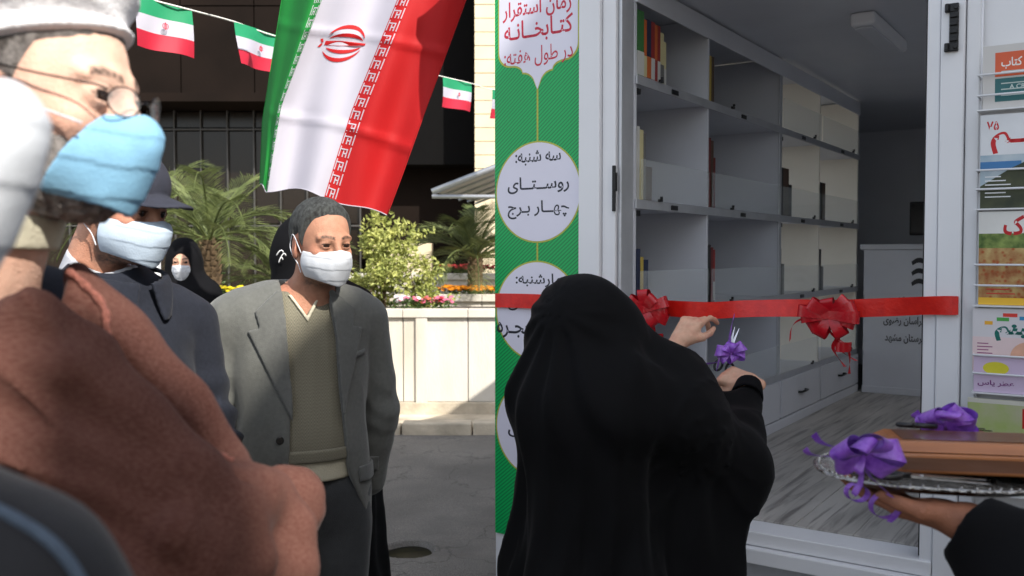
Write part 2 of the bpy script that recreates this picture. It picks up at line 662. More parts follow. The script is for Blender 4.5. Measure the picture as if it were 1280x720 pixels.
# recessed entrance, its deep shade put in as a black block
Bb('recess_shade', (-2.5, BY - .3, 3.0), (-.55, BY + .28, 12), M_black)
Bb('low_wall', (-2.3, BY - .2, 0), (-1.3, BY + .2, 1.75), M_beige)
# stone pillars
def pillar(x0, x1, y0):
    core = Bb('column', (x0 + .02, y0 + .02, 0), (x1 - .02, y0 + .9, 12), M_beige)
    z = 0.0; c = 0
    while z < 8.2:
        h = .205
        n = 2
        off = .0 if c % 2 else (x1 - x0) * .12
        xm = (x0 + x1) / 2 + off - (x1 - x0) * .06
        for a, b in ((x0, xm), (xm, x1)):
            Bb('stone', (a + .005, y0 - R.uniform(0, .006), z + .005), (b - .005, y0 + .018, z + h - .005), M_beige, .003, core)
        z += h; c += 1
pillar(at(593, 200, BY - 1).x, at(593, 200, BY - 1).x + 1.2, BY - 1)

# added block behind the camera, unseen, its outline shaped to throw the shade
caster_pts = [(-3.0, 1.45), (.12, 1.5), (.15, 1.87), (.25, 1.77), (.335, 1.70), (.35, 1.5), (.52, 1.5), (.74, 2.25), (.84, 2.37), (1.0, 2.52), (1.18, 2.62), (1.35, 3.1), (2.1, 3.62), (2.6, 4.1), (4.2, 4.2), (5, 4.2), (9, 4.5)]
VD = 6.0
def sunpt(u, w, v):
    z = (w + v * math.sin(SUN_EL)) / math.cos(SUN_EL)
    return Vector((u * .8 + v * .6, u * .6 - v * .8, z))
front = [sunpt(u, w, VD) for u, w in caster_pts]
back = [p + Vector((.6, -.8, 0)) * 3 for p in front]
n = len(front)
vs = front + back + [Vector((p.x, p.y, 0)) for p in front] + [Vector((p.x, p.y, 0)) for p in back]
fs = []
for i in range(n - 1):
    fs += [(i, i + 1, n + i + 1, n + i), (2 * n + i, 2 * n + i + 1, i + 1, i), (3 * n + i, n + i, n + i + 1, 3 * n + i + 1)]
fs += [(0, n, 3 * n, 2 * n), (n - 1, 3 * n - 1, 4 * n - 1, 2 * n - 1)]
tag(MB().add(vs, fs).build('shade_block', M_concrete), 'added unseen block behind the photographer, its top stepped to throw the shade', 'building')

# white post behind the blue mask
mb = MB().box((at(186, 200, 6).x, 6, 0), (at(196, 200, 6).x + .0, 6.05, at(190, 158, 6).z))
tag(mb.build('white_post', M_white, bevel=.006), 'narrow white post behind the blue mask', 'post')

# canopy of a kiosk beyond the van
M_can = mat('grey_canopy_sheet', srgb(208, 204, 196), .7, .06, 5, trl=.3)
t = empty('kiosk_canopy', (.6, 9.6, 0), 0, 'pale sloping canopy with a grey edge beside the green banner', 'canopy')
A, Bp, C_, D_ = at(540, 240, 9.5), at(640, 191, 9.2), at(700, 240, 11.5), at(545, 244, 9.5)
o3 = Vector((.6, 9.6, 0))
C1 = A + Vector((2.4, .2, .95)); C2 = C1 + Vector((.4, 1.7, 0)); A2 = A + Vector((.4, 1.7, 0))
mb = MB().add([A - o3, C1 - o3, C2 - o3, A2 - o3, A - o3 + Vector((0, 0, .02)), C1 - o3 + Vector((0, 0, .02)), C2 - o3 + Vector((0, 0, .02)), A2 - o3 + Vector((0, 0, .02))],
              [(0, 3, 2, 1), (4, 5, 6, 7), (0, 1, 5, 4), (1, 2, 6, 5), (2, 3, 7, 6), (3, 0, 4, 7)])
mb.build('sheet', M_can, t)
MB().tube([A - o3, C1 - o3], .035, 8).build('edge_rail', M_alu, t, True)
MB().tube([A - o3 + Vector((0, -.01, -.045)), A - o3 + Vector((2.4, .2, -.045))], .022, 8).build('tie_bar', M_alu, t, True)
for k in range(5):
    f_ = .15 + .2 * k
    MB().tube([A.lerp(A2, f_) - o3 + Vector((0, 0, -.03)), C1.lerp(C2, f_) - o3 + Vector((0, 0, -.03))], .014, 6).build('rib', M_alu, t, True)
for p in (C1, C2):
    MB().tube([Vector((p.x, p.y, 0)) - o3, p - o3], .04, 8).build('post', M_alu, t, True)
# ------------------------------------------------------------ the mobile library (local x along its front wall, y inwards)
TR = math.radians(-34)
TO = Vector((-.067, 3.545, 0))
ex = Vector((math.cos(TR), math.sin(TR), 0)); ey = Vector((-math.sin(TR), math.cos(TR), 0))
def loc_(p): d = Vector(p) - TO; return Vector((d.dot(ex), d.dot(ey), d.z))
def glob(p): return TO + ex * p[0] + ey * p[1] + Vector((0, 0, p[2]))
def onwall(px, py, y=0.0):
    """local point of the sight line on the plane local y"""
    a = at(px, py, 1.0); c = Vector((0, 0, CAMZ)); d = a - c
    k = (y - (c - TO).dot(ey)) / d.dot(ey)
    return loc_(c + d * k)
FL, CE, TOPZ = .68, 2.56, 2.95
XL, XJ, XR, XE = .549, 1.535, 1.60, 3.3
DEP = 5.0
tr = empty('mobile_library', TO, TR, 'white mobile library trailer with its side doorway open', 'trailer')
def Bt(n, lo, hi, m=M_white, bv=.004, parent=tr): return MB().box(lo, hi).build(n, m, parent, bevel=bv)
Bt('wall', (0.002, 0.002, .30), (.50, .05, TOPZ))
Bt('wall', (0, .05, .30), (.05, 1.74, TOPZ))
Bt('wall', (0, 3.30, .30), (.05, DEP, TOPZ))
Bt('wall', (0, 1.741, .30), (.05, 3.299, .97))
Bt('wall', (0, 1.741, 2.545), (.05, 3.299, TOPZ))
Bt('added_side_pane', (.02, 1.741, .971), (.026, 3.299, 2.544), M_glass, 0)  # added pane, out of view, to brighten the rear bays
Bt('wall', (.05, DEP - .05, FL - .1), (XE, DEP, TOPZ), M_whitein)
Bt('roof', (-.02, -.02, TOPZ), (1.82, DEP + .02, TOPZ + .06))
Bt('roof', (1.821, -.02, TOPZ), (XE + .02, .22, TOPZ + .06))
Bt('roof', (1.821, 2.93, TOPZ), (XE + .02, DEP + .02, TOPZ + .06))
Bt('ceiling', (.05, .05, CE), (1.85, DEP - .05, CE + .03), M_whitein)
Bt('ceiling', (1.851, .05, CE), (XE - .05, .25, CE + .03), M_whitein)
Bt('ceiling', (1.851, 2.9, CE), (XE - .05, DEP - .05, CE + .03), M_whitein)
Bt('added_skylight_kerb', (1.83, .25, CE + .031), (1.85, 2.9, TOPZ - .001), M_whitein)
Bt('added_skylight_pane', (1.83, .23, TOPZ + .01), (XE - .04, 2.92, TOPZ + .018), M_glass, 0)  # skylight added out of view to let more daylight inside
Bt('wall', (XR + .075, .002, .30), (XE, .05, TOPZ))
Bt('door_header', (.50, .0, 2.62), (XR + .075, .05, TOPZ))
# far side wall with an added window, unseen, to light the rear shelves
for lo, hi in (((XE - .05, .05, .3), (XE, .3, TOPZ)), ((XE - .05, 2.8, .3), (XE, DEP, TOPZ)), ((XE - .05, .3, .3), (XE, 2.8, 1.3)), ((XE - .05, .3, 2.45), (XE, 2.8, TOPZ))):
    Bt('wall', lo, hi)
Bt('added_window_pane', (XE - .03, .3, 1.3), (XE - .024, 2.8, 2.45), M_glass, 0)
Bt('inner_wall', (XR + .075, .051, FL), (XE - .05, .06, CE), M_whitein, 0)
Bt('inner_wall', (.05, 3.36, FL), (.062, DEP - .05, CE), M_whitein, 0)
# door frame profiles, stepped
Bt('door_frame', (.390, -.035, .42), (.475, .03, TOPZ - .02))
Bt('door_frame', (.477, -.018, .42), (.53, .06, TOPZ - .02), M_white)
Bt('door_frame', (.532, -.004, .55), (.546, .09, 2.62), M_alu)
Bt('door_frame', (XJ + .0, -.02, .42), (XJ + .035, .09, TOPZ - .02))
Bt('door_frame', (XJ + .037, -.03, .42), (XJ + .10, .05, TOPZ - .02))
Bt('door_frame', (XJ + .102, -.018, .42), (XR + .074, .04, TOPZ - .02))
Bt('door_gasket', (XJ - .006, .0, FL), (XJ - .001, .05, 2.62), M_darkmetal, 0)
# hinges
def hinge(x, z, y):
    h = MB()
    for s in (-1, 1):
        h.box((x - .018, y - .012, z + s * .055 - .012), (x + .018, y, z + s * .055 + .012))
        h.tube([(x - .01, y - .018, z + s * .055 - .01), (x - .01, y - .018, z + s * .055 + .01)], .006, 8)
        h.tube([(x + .012, y - .018, z + s * .055), (x + .012, y - .004, z + s * .055)], .0075, 10)
    h.box((x - .006, y - .01, z - .045), (x + .018, y, z + .045))
    for k in range(4): h.box((x - .004, y - .016, z - .04 + k * .022), (x + .016, y - .009, z - .028 + k * .022))
    return h.build('hinge', M_darkmetal, tr, bevel=.002)
hp = onwall(1190, 35, -.03); hinge(hp.x, hp.z, -.03)
hinge(hp.x, 1.0, -.03)
lp = onwall(768, 232, -.02)
lt = MB().box((lp.x - .006, -.028, lp.z - .09), (lp.x + .006, -.018, lp.z + .07)).box((lp.x - .001, -.034, lp.z - .02), (lp.x + .011, -.018, lp.z + .045))
lt.build('latch', M_darkmetal, tr, bevel=.002)
# sill and step
Bt('sill', (.53, -.03, FL - .05), (XJ + .035, .10, FL - .004), M_white)
Bt('sill', (.53, -.06, FL - .10), (XJ + .035, -.0, FL - .052), M_white)
Bt('sill', (.53, -.03, FL - .20), (XJ + .035, .05, FL - .104), M_alu)
Bt('step_tread', (.56, -.26, .36), (XJ, -.0, .40), M_alu)
for k in range(5): Bt('step_groove', (.57, -.24 + k * .045, .401), (XJ - .01, -.22 + k * .045, .406), M_alu, 0)
Bt('skirt', (.02, .03, .18), (XE - .02, .06, .299), M_alu)
Bt('skirt', (.02, .06, .18), (.05, DEP, .299), M_alu)
# running gear under the body
for sx in (.35, XE - .35):
    for sy in (2.2, 3.0):
        w = MB().tube([(sx - .1, sy, .32), (sx + .1, sy, .32)], .31, 28).build('wheel', M_darkmetal, tr, bevel=.03)
        MB().tube([(sx - .105, sy, .32), (sx + .105, sy, .32)], .16, 20).build('rim', M_alu, w, bevel=.01)
Bt('chassis', (.1, .12, .40), (XE - .1, DEP - .1, .56), M_darkmetal)
for sx, sy in ((.25, .35), (XE - .3, .35)):
    MB().tube([(sx, sy, 0.0), (sx, sy, .5)], .03, 10).tube([(sx, sy, 0.0), (sx, sy, .02)], .09, 12).build('jack_leg', M_alu, tr, True)
# floor planks
M_lam = mat('grey_laminate', srgb(178, 174, 168), .45, .2, 2.2, .15, 30, stretch=(5, .7, 5))
def _lam(N, L, src, tc):
    mp = N.new("ShaderNodeMapping"); mp.inputs["Scale"].default_value = (22, 1.1, 1)
    L.new(tc.outputs["Object"], mp.inputs[0])
    n = N.new("ShaderNodeTexNoise"); n.inputs["Scale"].default_value = 2.0; n.inputs["Detail"].default_value = 9; n.inputs["Distortion"].default_value = .6
    L.new(mp.outputs[0], n.inputs["Vector"])
    r = N.new("ShaderNodeMapRange"); r.inputs[1].default_value = .5; r.inputs[2].default_value = .68; r.inputs[3].default_value = 0; r.inputs[4].default_value = .7
    L.new(n.outputs[0], r.inputs[0])
    return mixc(N, L, r.outputs[0], src, srgb(88, 84, 82))
chain_color(M_lam, _lam)
fl = Bt('floor', (.05, .05, FL - .06), (XE - .05, DEP - .05, FL - .012), M_darkmetal, 0)
k = 0; x = .56
while x < XE - .08:
    w = .19; y = .101 - (k % 3) * .45
    while y < DEP - .06:
        a, b = max(.101, y), min(DEP - .06, y + 1.25)
        if b - a > .03: Bt('plank', (x + .0012, a + .0012, FL - .012), (min(x + w, XE - .052) - .0012, b - .0012, FL + R.uniform(-.0006, .0006)), M_lam, .0012, fl)
        y += 1.25
    x += w; k += 1
# skirting at the shelf foot and counter foot
Bt('skirting', (.556, .1, FL), (.572, 3.30, FL + .05), M_whitein)
Bt('skirting', (.60, 3.272, FL), (2.4, 3.286, FL + .045), M_whitein)

# ceiling light
t = empty('ceiling_light', TO, TR, 'slim white batten light fixed to the trailer ceiling', 'light')
cl0 = at(1075, 10, 1); 
def onceil(px, py):
    a = at(px, py, 1.0); c = Vector((0, 0, CAMZ)); d = a - c
    return loc_(c + d * ((CE - CAMZ) / d.z))
ca_, cb_ = onceil(1078, 14), onceil(1120, 52)
cx_ = (ca_.x + cb_.x) / 2
MB().box((cx_ - .05, ca_.y, CE - .055), (cx_ + .05, cb_.y, CE - .001)).build('housing', M_white, t, bevel=.012)
MB().box((cx_ - .035, ca_.y + .03, CE - .063), (cx_ + .035, cb_.y - .03, CE - .056)).build('diffuser', M_whitein, t, bevel=.003)

# ------------------------------------------------------------ shelving
sh = empty('bookshelf', TO, TR, 'tall white shelving with small glass guards along the trailer wall', 'bookshelf')
def Bs(n, lo, hi, m=M_whitein, bv=.0015, parent=sh): return MB().box(lo, hi).build(n, m, parent, bevel=bv)
SY = [.095, .777, 1.72, 2.44, 3.32]
SZ = [2.21, 1.765, 1.36, .955]
Bs('back_panel', (.066, .1, FL), (.078, 1.72, CE - .004), M_whitein)
Bs('back_panel', (.066, 1.721, FL), (.078, 3.32, .955), M_whitein)
for i, y in enumerate(SY):
    lit = i >= 3  # rear dividers: their brighter light is put into a paler laminate colour
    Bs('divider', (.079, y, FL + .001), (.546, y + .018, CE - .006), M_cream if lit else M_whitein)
post = Bs('post', (.545, SY[2] - .012, FL + .002), (.5525, SY[2] + .03, CE - .006), M_alu)
for z in SZ:
    for i in range(4):
        Bs('shelf_board', (.079, SY[i] + .019, z - .018), (.545, SY[i + 1] - .001, z))
    Bs('edge_rail', (.5475, .096, z - .030), (.556, 3.335, z + .004), M_alu)
Bs('top_rail', (.5475, .096, CE - .09), (.556, 3.335, CE - .01), M_whitein)
def clip(y, z):
    c = MB().box((.556, y - .012, z - .002), (.567, y + .012, z + .008)).tube([(.566, y, z + .008), (.566, y, z + .018)], .006, 8)
    c.build('clip', M_darkmetal, sh, bevel=.001)
for z in SZ[:3] + [.955]:
    for i in range(4):
        a, b = SY[i] + .03, SY[i + 1] - .012
        if z != 2.21 or i > 1: Bs('glass_guard', (.5575, a, z + .006), (.5615, b, z + .15), M_glass, 0)
        for f_ in ((.25,) if i < 2 else (.8,)): clip(a + (b - a) * f_, z + .004)
for z in SZ[:3]:
    for y in (.42, 1.18, 2.1, 2.9): Bs('catch', (.5565, y - .03, z - .024), (.561, y + .03, z - .006), M_darkmetal)
for z in (2.17, 1.73):
    for y in (.12, 1.76): Bs('bracket', (.50, y, z - .02), (.545, y + .03, z), M_darkmetal)
for i in range(4):
    d = Bs('drawer', (.552, SY[i] + .022, FL + .055), (.567, SY[i + 1] - .002, .925), M_whitein, .002)
    ym = (SY[i] + SY[i + 1]) / 2; zz = .835
    MB().tube([(.567, ym - .06, zz), (.585, ym - .055, zz), (.588, ym, zz), (.585, ym + .055, zz), (.567, ym + .06, zz)], .006, 8).build('handle', M_darkmetal, d, True)

# ------------------------------------------------------------ books
BC = {'green': (60, 120, 60), 'orange': (200, 100, 40), 'red': (150, 40, 35), 'cream': (210, 200, 150), 'dark red': (110, 25, 25), 'navy': (30, 40, 70), 'brown': (80, 60, 45),
      'grey': (110, 110, 108), 'white': (205, 205, 200), 'yellow': (190, 165, 70), 'teal': (40, 90, 95), 'black': (30, 28, 28)}
M_page = mat('book_pages', srgb(220, 214, 196), .9, .05, 60)
def book(y, z, th, h, w, colr, label, lean=0.0, band=None):
    m = mat('book_' + colr.replace(' ', '_'), srgb(*BC[colr]), .5, .08, 8)
    p = glob((.538, y, z))
    o = empty('book', p, TR, label, 'book', 'books standing on the trailer shelves')
    o.rotation_euler = (lean, 0, TR)
    MB().box((-w, 0, 0), (0, .002, h)).box((-w, th - .002, 0), (0, th, h)).box((-.002, .0021, 0), (0, th - .0021, h)).build('cover', m, o)
    MB().box((-w + .003, .0025, .003), (-.0025, th - .0025, h - .004)).build('pages', M_page, o)
    if band: MB().box((-w * .99, -.0008, h * .0 + .012), (.0009, th + .0008, h * .40)).build('spine_label', mat('book_' + band, srgb(*BC[band]), .5), o)
def row(i, z, items, place):
    y = SY[i] + .04
    for k, (c, th, h, band) in enumerate(items):
        lab = place[k] if isinstance(place, list) else place
        book(y, z + .0005, th, h, R.uniform(.13, .15), c, lab, 0, band)
        y += th + .0015
row(0, 2.21, [('green', .03, .245, 'white'), ('green', .02, .245, 'white'), ('orange', .022, .22, 'cream'), ('navy', .035, .225, 'orange'), ('red', .03, .225, 'white'), ('orange', .022, .22, 'red'), ('red', .024, .22, 'white'), ('cream', .03, .20, 'grey'), ('cream', .02, .17, 'white')],
    ['tall green book at the doorway end of the top shelf', 'slimmer green book second in the top shelf row', 'thin orange book beside the green ones on the top shelf', 'thick navy book with an orange label on the top shelf',
     'red book with a white label beside the thick navy one', 'orange book with a red lower label on the top shelf', 'red book just before the cream ones on the top shelf', 'cream book with a grey label ending the top shelf row', 'shortest cream book at the end of the top row'])
row(1, 2.21, [('yellow', .02, .2, None), ('brown', .03, .2, None)], ['thin dull yellow book alone in the dark second top bay', 'brown book beside the dull yellow one in the second top bay'])
row(0, 1.765, [('white', .02, .27, None), ('cream', .03, .26, None), ('grey', .02, .25, None), ('brown', .05, .13, None)],
    ['thin white book at the doorway end of the second shelf', 'tall cream book on the second shelf by the doorway', 'thin grey book behind the glass guard of the second shelf', 'low brown book ending the second shelf row by the doorway'])
row(1, 1.765, [('dark red', .02, .3, None), ('brown', .03, .29, None), ('dark red', .02, .22, None)], ['tall dark red book in the second bay of the second shelf', 'brown book between two dark red ones on the second shelf', 'shorter dark red book in the second bay of the second shelf'])
row(2, 1.765, [('black', .06, .25, None), ('brown', .09, .25, None), ('black', .05, .17, None)], ['black book at the start of the pale third bay, second shelf', 'thick brown book in the pale third bay, second shelf', 'lower black book at the end of its row in the pale third bay'])
row(3, 1.765, [('black', .05, .22, None), ('brown', .07, .22, None)], ['black book in the last bay of the second shelf', 'thick brown book in the last bay of the second shelf'])
row(0, 1.36, [('navy', .03, .23, None), ('yellow', .025, .2, None), ('navy', .04, .19, 'yellow')], ['dark navy book at the doorway end of the third shelf', 'yellow book between two navy ones on the third shelf', 'navy book with a yellow label on the third shelf'])
row(1, 1.36, [('black', .03, .25, None), ('dark red', .025, .24, None), ('red', .02, .23, 'white')], ['black book in the second bay of the third shelf', 'dark red book leaning by the black one on the third shelf', 'bright red book with a white label on the third shelf'])
row(2, 1.36, [('black', .04, .24, None), ('grey', .05, .16, None)], ['tall black book in the pale third bay, third shelf', 'low grey book in the pale third bay, third shelf'])
row(3, 1.36, [('black', .05, .24, None), ('grey', .05, .14, None)], ['tall black book in the last bay of the third shelf', 'low grey book in the last bay of the third shelf'])

# ------------------------------------------------------------ counter with lettering, monitor
M_ink = mat('black_print', (.012, .012, .014), .5)
ct = empty('counter', TO, TR, 'pale grey counter with black logo and lettering on its front', 'counter')
MB().box((.60, 3.29, FL + .001), (2.45, 3.31, 1.60)).build('front_panel', M_whitein, ct, bevel=.003)
MB().box((.58, 3.27, 1.601), (2.47, 3.85, 1.635)).build('top', M_whitein, ct, bevel=.004)
MB().box((.61, 3.312, FL + .001), (.63, 3.84, 1.60)).build('side_panel', M_whitein, ct)
MB().box((2.42, 3.312, FL + .001), (2.44, 3.84, 1.60)).build('side_panel', M_whitein, ct)
def fm(x, z, y): return Matrix.Translation((x, y, z)) @ Matrix.Rotation(PI / 2, 4, 'X')
p1 = onwall(1160, 403, 3.288); p2 = onwall(1160, 425, 3.288); pl = onwall(1160, 342, 3.288)
lg = MB()
for s in (-1, 1):
    for k in range(3):
        zc = pl.z + .085 - k * .065
        vs = []
        for q in range(9):
            a = q / 8
            vs.append((pl.x + s * (.012 + .085 * a), zc + .03 * math.sin(a * PI * .8) - .03 * a))
        for q in range(8, -1, -1):
            a = q / 8
            vs.append((pl.x + s * (.012 + .078 * a), zc - .032 + .025 * math.sin(a * PI * .8) - .018 * a))
        lg.prism(vs if s < 0 else vs[::-1], 0, .001, M=Matrix.Translation((0, 3.2885, 0)) @ Matrix.Rotation(PI / 2, 4, 'X'))
lg.build('logo', M_ink, ct)
text('lettering', 'نهاد کتابخانه های عمومی کشور', M_ink, ct, fm(pl.x, onwall(1160, 375, 3.288).z, 3.2885), width=.42, bold=.02)
text('lettering', 'کتابخانه های عمومی خراسان رضوی', M_ink, ct, fm(onwall(1170, 403, 3.288).x, p1.z, 3.2885), width=.62, height=.062, bold=.02)
text('lettering', 'کتابخانه های عمومی شهرستان مشهد', M_ink, ct, fm(onwall(1172, 425, 3.288).x, p2.z, 3.2885), width=.62, height=.062, bold=.02)
mn = empty('monitor', glob((1.25, 3.6, 1.635)), TR, 'black computer monitor standing on the pale counter', 'monitor')
mp_ = onwall(1136, 252, 3.55)
w0 = mp_.x - 1.25
MB().box((w0, -.02, .06), (w0 + .52, .015, mp_.z - 1.635)).build('screen_housing', M_darkmetal, mn, bevel=.006)
MB().box((w0 + .012, -.0225, .075), (w0 + .508, -.0205, mp_.z - 1.65)).build('screen', mat('dark_screen', (.01, .01, .012), .15), mn)
MB().box((w0 + .22, -.01, .01), (w0 + .30, .01, .06)).box((w0 + .14, -.07, 0), (w0 + .38, .08, .012)).build('stand', M_darkmetal, mn, bevel=.003)

# ------------------------------------------------------------ banner
def stripes(name, col_a, col_b, scale, ang, rough=.35):
    m = mat(name, col_a, rough, .04, 3)
    def f(N, L, src, tc):
        mp = N.new("ShaderNodeMapping"); mp.inputs["Rotation"].default_value = (0, ang, 0); mp.inputs["Scale"].default_value = (scale,) * 3
        L.new(tc.outputs["Object"], mp.inputs[0])
        w = N.new("ShaderNodeTexWave"); w.inputs["Scale"].default_value = 1; w.bands_direction = 'X'; w.inputs["Distortion"].default_value = 0
        L.new(mp.outputs[0], w.inputs["Vector"])
        r = N.new("ShaderNodeMapRange"); r.inputs[1].default_value = .55; r.inputs[2].default_value = .75
        L.new(w.outputs[1], r.inputs[0])
        return mixc(N, L, r.outputs[0], src, col_b)
    return chain_color(m, f)
M_ban = stripes('green_striped_vinyl', srgb(0, 178, 92), srgb(0, 132, 70), 28, math.radians(-50))
M_banw = mat('banner_white_print', srgb(224, 222, 236), .35, .02)
M_bred = mat('banner_red_print', srgb(196, 30, 60), .4, .02)
M_bgold = mat('banner_gold_print', srgb(178, 180, 70), .4, .05)
M_bink = mat('banner_dark_print', srgb(24, 28, 44), .4, .02)
bn = empty('banner', TO, TR, 'tall green striped banner with white circles and Persian opening days', 'banner')
MB().box((.004, -.003, .49), (.386, .0, TOPZ - .02)).build('sheet', M_ban, bn)
def disc(n, cx, cz, r, y, m, poly=None, n_=64):
    pts = poly or [(cx + r * math.cos(2 * PI * k / n_), cz + r * math.sin(2 * PI * k / n_)) for k in range(n_)]
    return MB().prism(pts, 0, .0004, M=Matrix.Translation((0, y, 0)) @ Matrix.Rotation(PI / 2, 4, 'X')).build(n, m, bn)
cx = .197
c1 = onwall(673, 240).z; c2 = onwall(673, 389).z
rad = .183
for cz in (c1, c2, c2 - (c1 - c2)):
    disc('circle_border', cx, cz, rad + .006, -.0034, M_bgold)
    disc('circle', cx, cz, rad, -.0040, M_banw)
MB().box((cx - .0035, -.0033, .5), (cx + .0035, -.0030, onwall(671, 110).z)).build('stem', M_bgold, bn)
# scalloped plate at the top
zb = onwall(671, 112).z; zr = onwall(671, 70).z
half = [(.172, TOPZ - .05), (.172, zr + .03)]
for k in range(7):
    a = k / 6 * PI / 2; half.append((.172 - .055 * (1 - math.cos(a)) , zr + .03 - .055 * math.sin(a)))
for k in range(1, 7):
    a = k / 6 * PI / 2; half.append((.117 - .002 - .05 * math.sin(a) + .0, zr - .025 - .03 * (1 - math.cos(a))))
for k in range(1, 6):
    a = k / 6 * PI / 2; half.append((.065 - .055 * math.sin(a), zr - .055 - (zr - .055 - zb) * (1 - math.cos(a)) * .8))
half.append((0, zb))
plate = [(cx + a, b) for a, b in half] + [(cx - a, b) for a, b in half[-2::-1]]
disc('plate_border', 0, 0, 0, -.0034, M_bgold, [(cx + (a - cx) * 1.03, b - .006) for a, b in plate])
disc('plate', 0, 0, 0, -.0040, M_banw, plate)
def bt(s, px, py, w, h, m, bold=.014):
    p = onwall(px, py)
    text('lettering', s, m, bn, fm(p.x, p.z, -.0047), width=w, height=h, bold=bold)
bt('زمان استقرار', 671, 10, .30, .075, M_bred)
bt('کتـابخــانـه', 673, 37, .30, .085, M_bred)
bt('در طول هفته:', 673, 70, .30, .075, M_bred, .004)
bt('سه شنبه:', 673, 197, .20, .055, M_bink)
bt('روســتــای', 673, 231, .27, .062, M_bink)
bt('چهــار بـرج', 673, 262, .27, .068, M_bink)
bt('چهارشنبه:', 679, 351, .24, .055, M_bink)
bt('روســتــای', 673, 379, .27, .062, M_bink)
bt('حجـره', 645, 413, .17, .062, M_bink)
bt('پنجشنبه:', 673, 510, .24, .055, M_bink)
bt('روسـتـای', 673, 540, .27, .062, M_bink)

# ------------------------------------------------------------ magazine rack and magazines
rk = empty('magazine_rack', TO, TR, 'white wire rack with five tiers hung on the trailer wall', 'rack')
WX = onwall(1224, 300, -.05).x
wires = MB()
for x_ in (WX - .006, WX + .27, WX + .5):
    MB().tube([(x_, -.012, .75), (x_, -.012, 2.45)], .0035, 6).build('upright', M_white, rk, True)
def tier(zb, zt_, lines):
    MB().box((WX - .01, -.07, zb), (WX + .5, -.008, zb + .004)).build('tray_base', M_white, rk)
    for z in lines:
        MB().tube([(WX - .008, -.012, z), (WX - .008, -.075, z), (WX + .5, -.075, z), (WX + .5, -.012, z)], .0032, 6).build('front_wire', M_white, rk, True)
def zat(py): return onwall(1250, py, -.07).z
tiers = [(137, 55, (118, 92)), (262, 142, (236, 212)), (384, 264, (357, 331)), (494, 386, (468, 445)), (620, 494, (600, 575))]
M_mag = {}
def magazine(k, x0, w, zb, zt_, mats, label):
    o = empty('magazine', glob((x0, -.045, zb)), TR, label, 'magazine')
    o.rotation_euler = (math.radians(4), 0, TR)
    h = zt_ - zb
    MB().box((0, 0, 0), (w, .004, h)).build('pages', M_page, o)
    MB().box((0, -.0012, 0), (w, -.0002, h)).build('cover', mats, o)
    return o, h
def pr(o, s, col, x, z, w, h, bold=.02, ar=True):
    return text('lettering', s, mat('print_%d_%d_%d' % col, srgb(*col), .4), o, fm(x, z, -.0016), width=w, height=h, bold=bold, arabic=ar)
def patch(o, col, x0, z0, x1, z1, y=-.0015, nm='printed_panel', m=None):
    return MB().box((x0, y, z0), (x1, y + .0002, z1)).build(nm, m or mat('print_%d_%d_%d' % col, srgb(*col), .4), o)
for zb, zt_, ln in tiers: tier(zat(zb), zat(zt_), [zat(l) for l in ln])
mw = .21
M_m1 = mat('grey_cover', srgb(205, 203, 200), .35, .04)
o, h = magazine(0, WX + .002, mw, zat(137) + .005, zat(55), M_m1, 'book brochure with an orange head and teal block in the top rack tier')
patch(o, (214, 92, 52), .03, h - .085, mw, h - .02)
patch(o, (38, 104, 108), .03, .02, mw - .0, h - .09, nm='printed_panel')
pr(o, 'کتاب', (235, 235, 230), .07, h - .05, .05, .03)
for k in range(5): patch(o, (190, 205, 200), .045, .035 + k * .016, .16 - (k % 2) * .02, .038 + k * .016, -.0018, 'text_line')
pr(o, 'A CRITIQUE', (200, 215, 210), .11, h - .115, .09, .014, ar=False)
M_m2 = mat('film_cover', srgb(150, 190, 215), .35, .3, 9, col2=srgb(205, 215, 220))
o, h = magazine(1, WX, mw, zat(262) + .005, zat(142), M_m2, 'cinema magazine with red title and sleeping figure, second tier of the rack')
patch(o, (225, 228, 232), 0, h - .11, mw, h)
pr(o, 'فیلـم', (200, 20, 30), .11, h - .065, .17, .085, .03)
for k in range(6): patch(o, (235, 238, 240), .012, .03 + k * .011, .075 - (k % 3) * .012, .033 + k * .011, -.0023, 'text_line')
pr(o, '۵۷', (200, 20, 30), .03, h - .03, .03, .025, .03)
patch(o, (60, 120, 175), .0, h * .42, .1, h * .5)
gm = MB().prism([(0, 0), (mw, 0), (mw, h * .62), (mw * .8, h * .6), (mw * .6, h * .52), (mw * .35, h * .42), (mw * .12, h * .3), (0, h * .24)][::-1], 0, .0003, M=Matrix.Translation((0, -.0016, 0)) @ Matrix.Rotation(PI / 2, 4, 'X'))
gm.build('printed_figure', mat('olive_print', srgb(96, 104, 70), .4, .45, 22, col2=srgb(40, 50, 36)), o)
gm = MB().prism([(.12, .05), (mw, .03), (mw, .1), (.16, .12)][::-1], 0, .0003, M=Matrix.Translation((0, -.0020, 0)) @ Matrix.Rotation(PI / 2, 4, 'X'))
gm.build('printed_figure', mat('grey_print', srgb(130, 130, 120), .4, .3, 30), o)
M_m3 = mat('food_cover', srgb(222, 196, 130), .4, .2, 30, col2=srgb(150, 70, 30))
def _food(N, L, src, tc):
    v = N.new("ShaderNodeTexVoronoi"); v.inputs["Scale"].default_value = 70
    L.new(tc.outputs["Object"], v.inputs["Vector"])
    r = N.new("ShaderNodeMapRange"); r.inputs[1].default_value = .1; r.inputs[2].default_value = .4
    L.new(v.outputs[0], r.inputs[0])
    return mixc(N, L, r.outputs[0], srgb(168, 78, 34), src)
chain_color(M_m3, _food)
o, h = magazine(2, WX, mw, zat(384) + .005, zat(264), M_m3, 'cookery magazine with red title and golden baked dish, third tier of the rack')
patch(o, (226, 226, 222), 0, h - .06, mw, h)
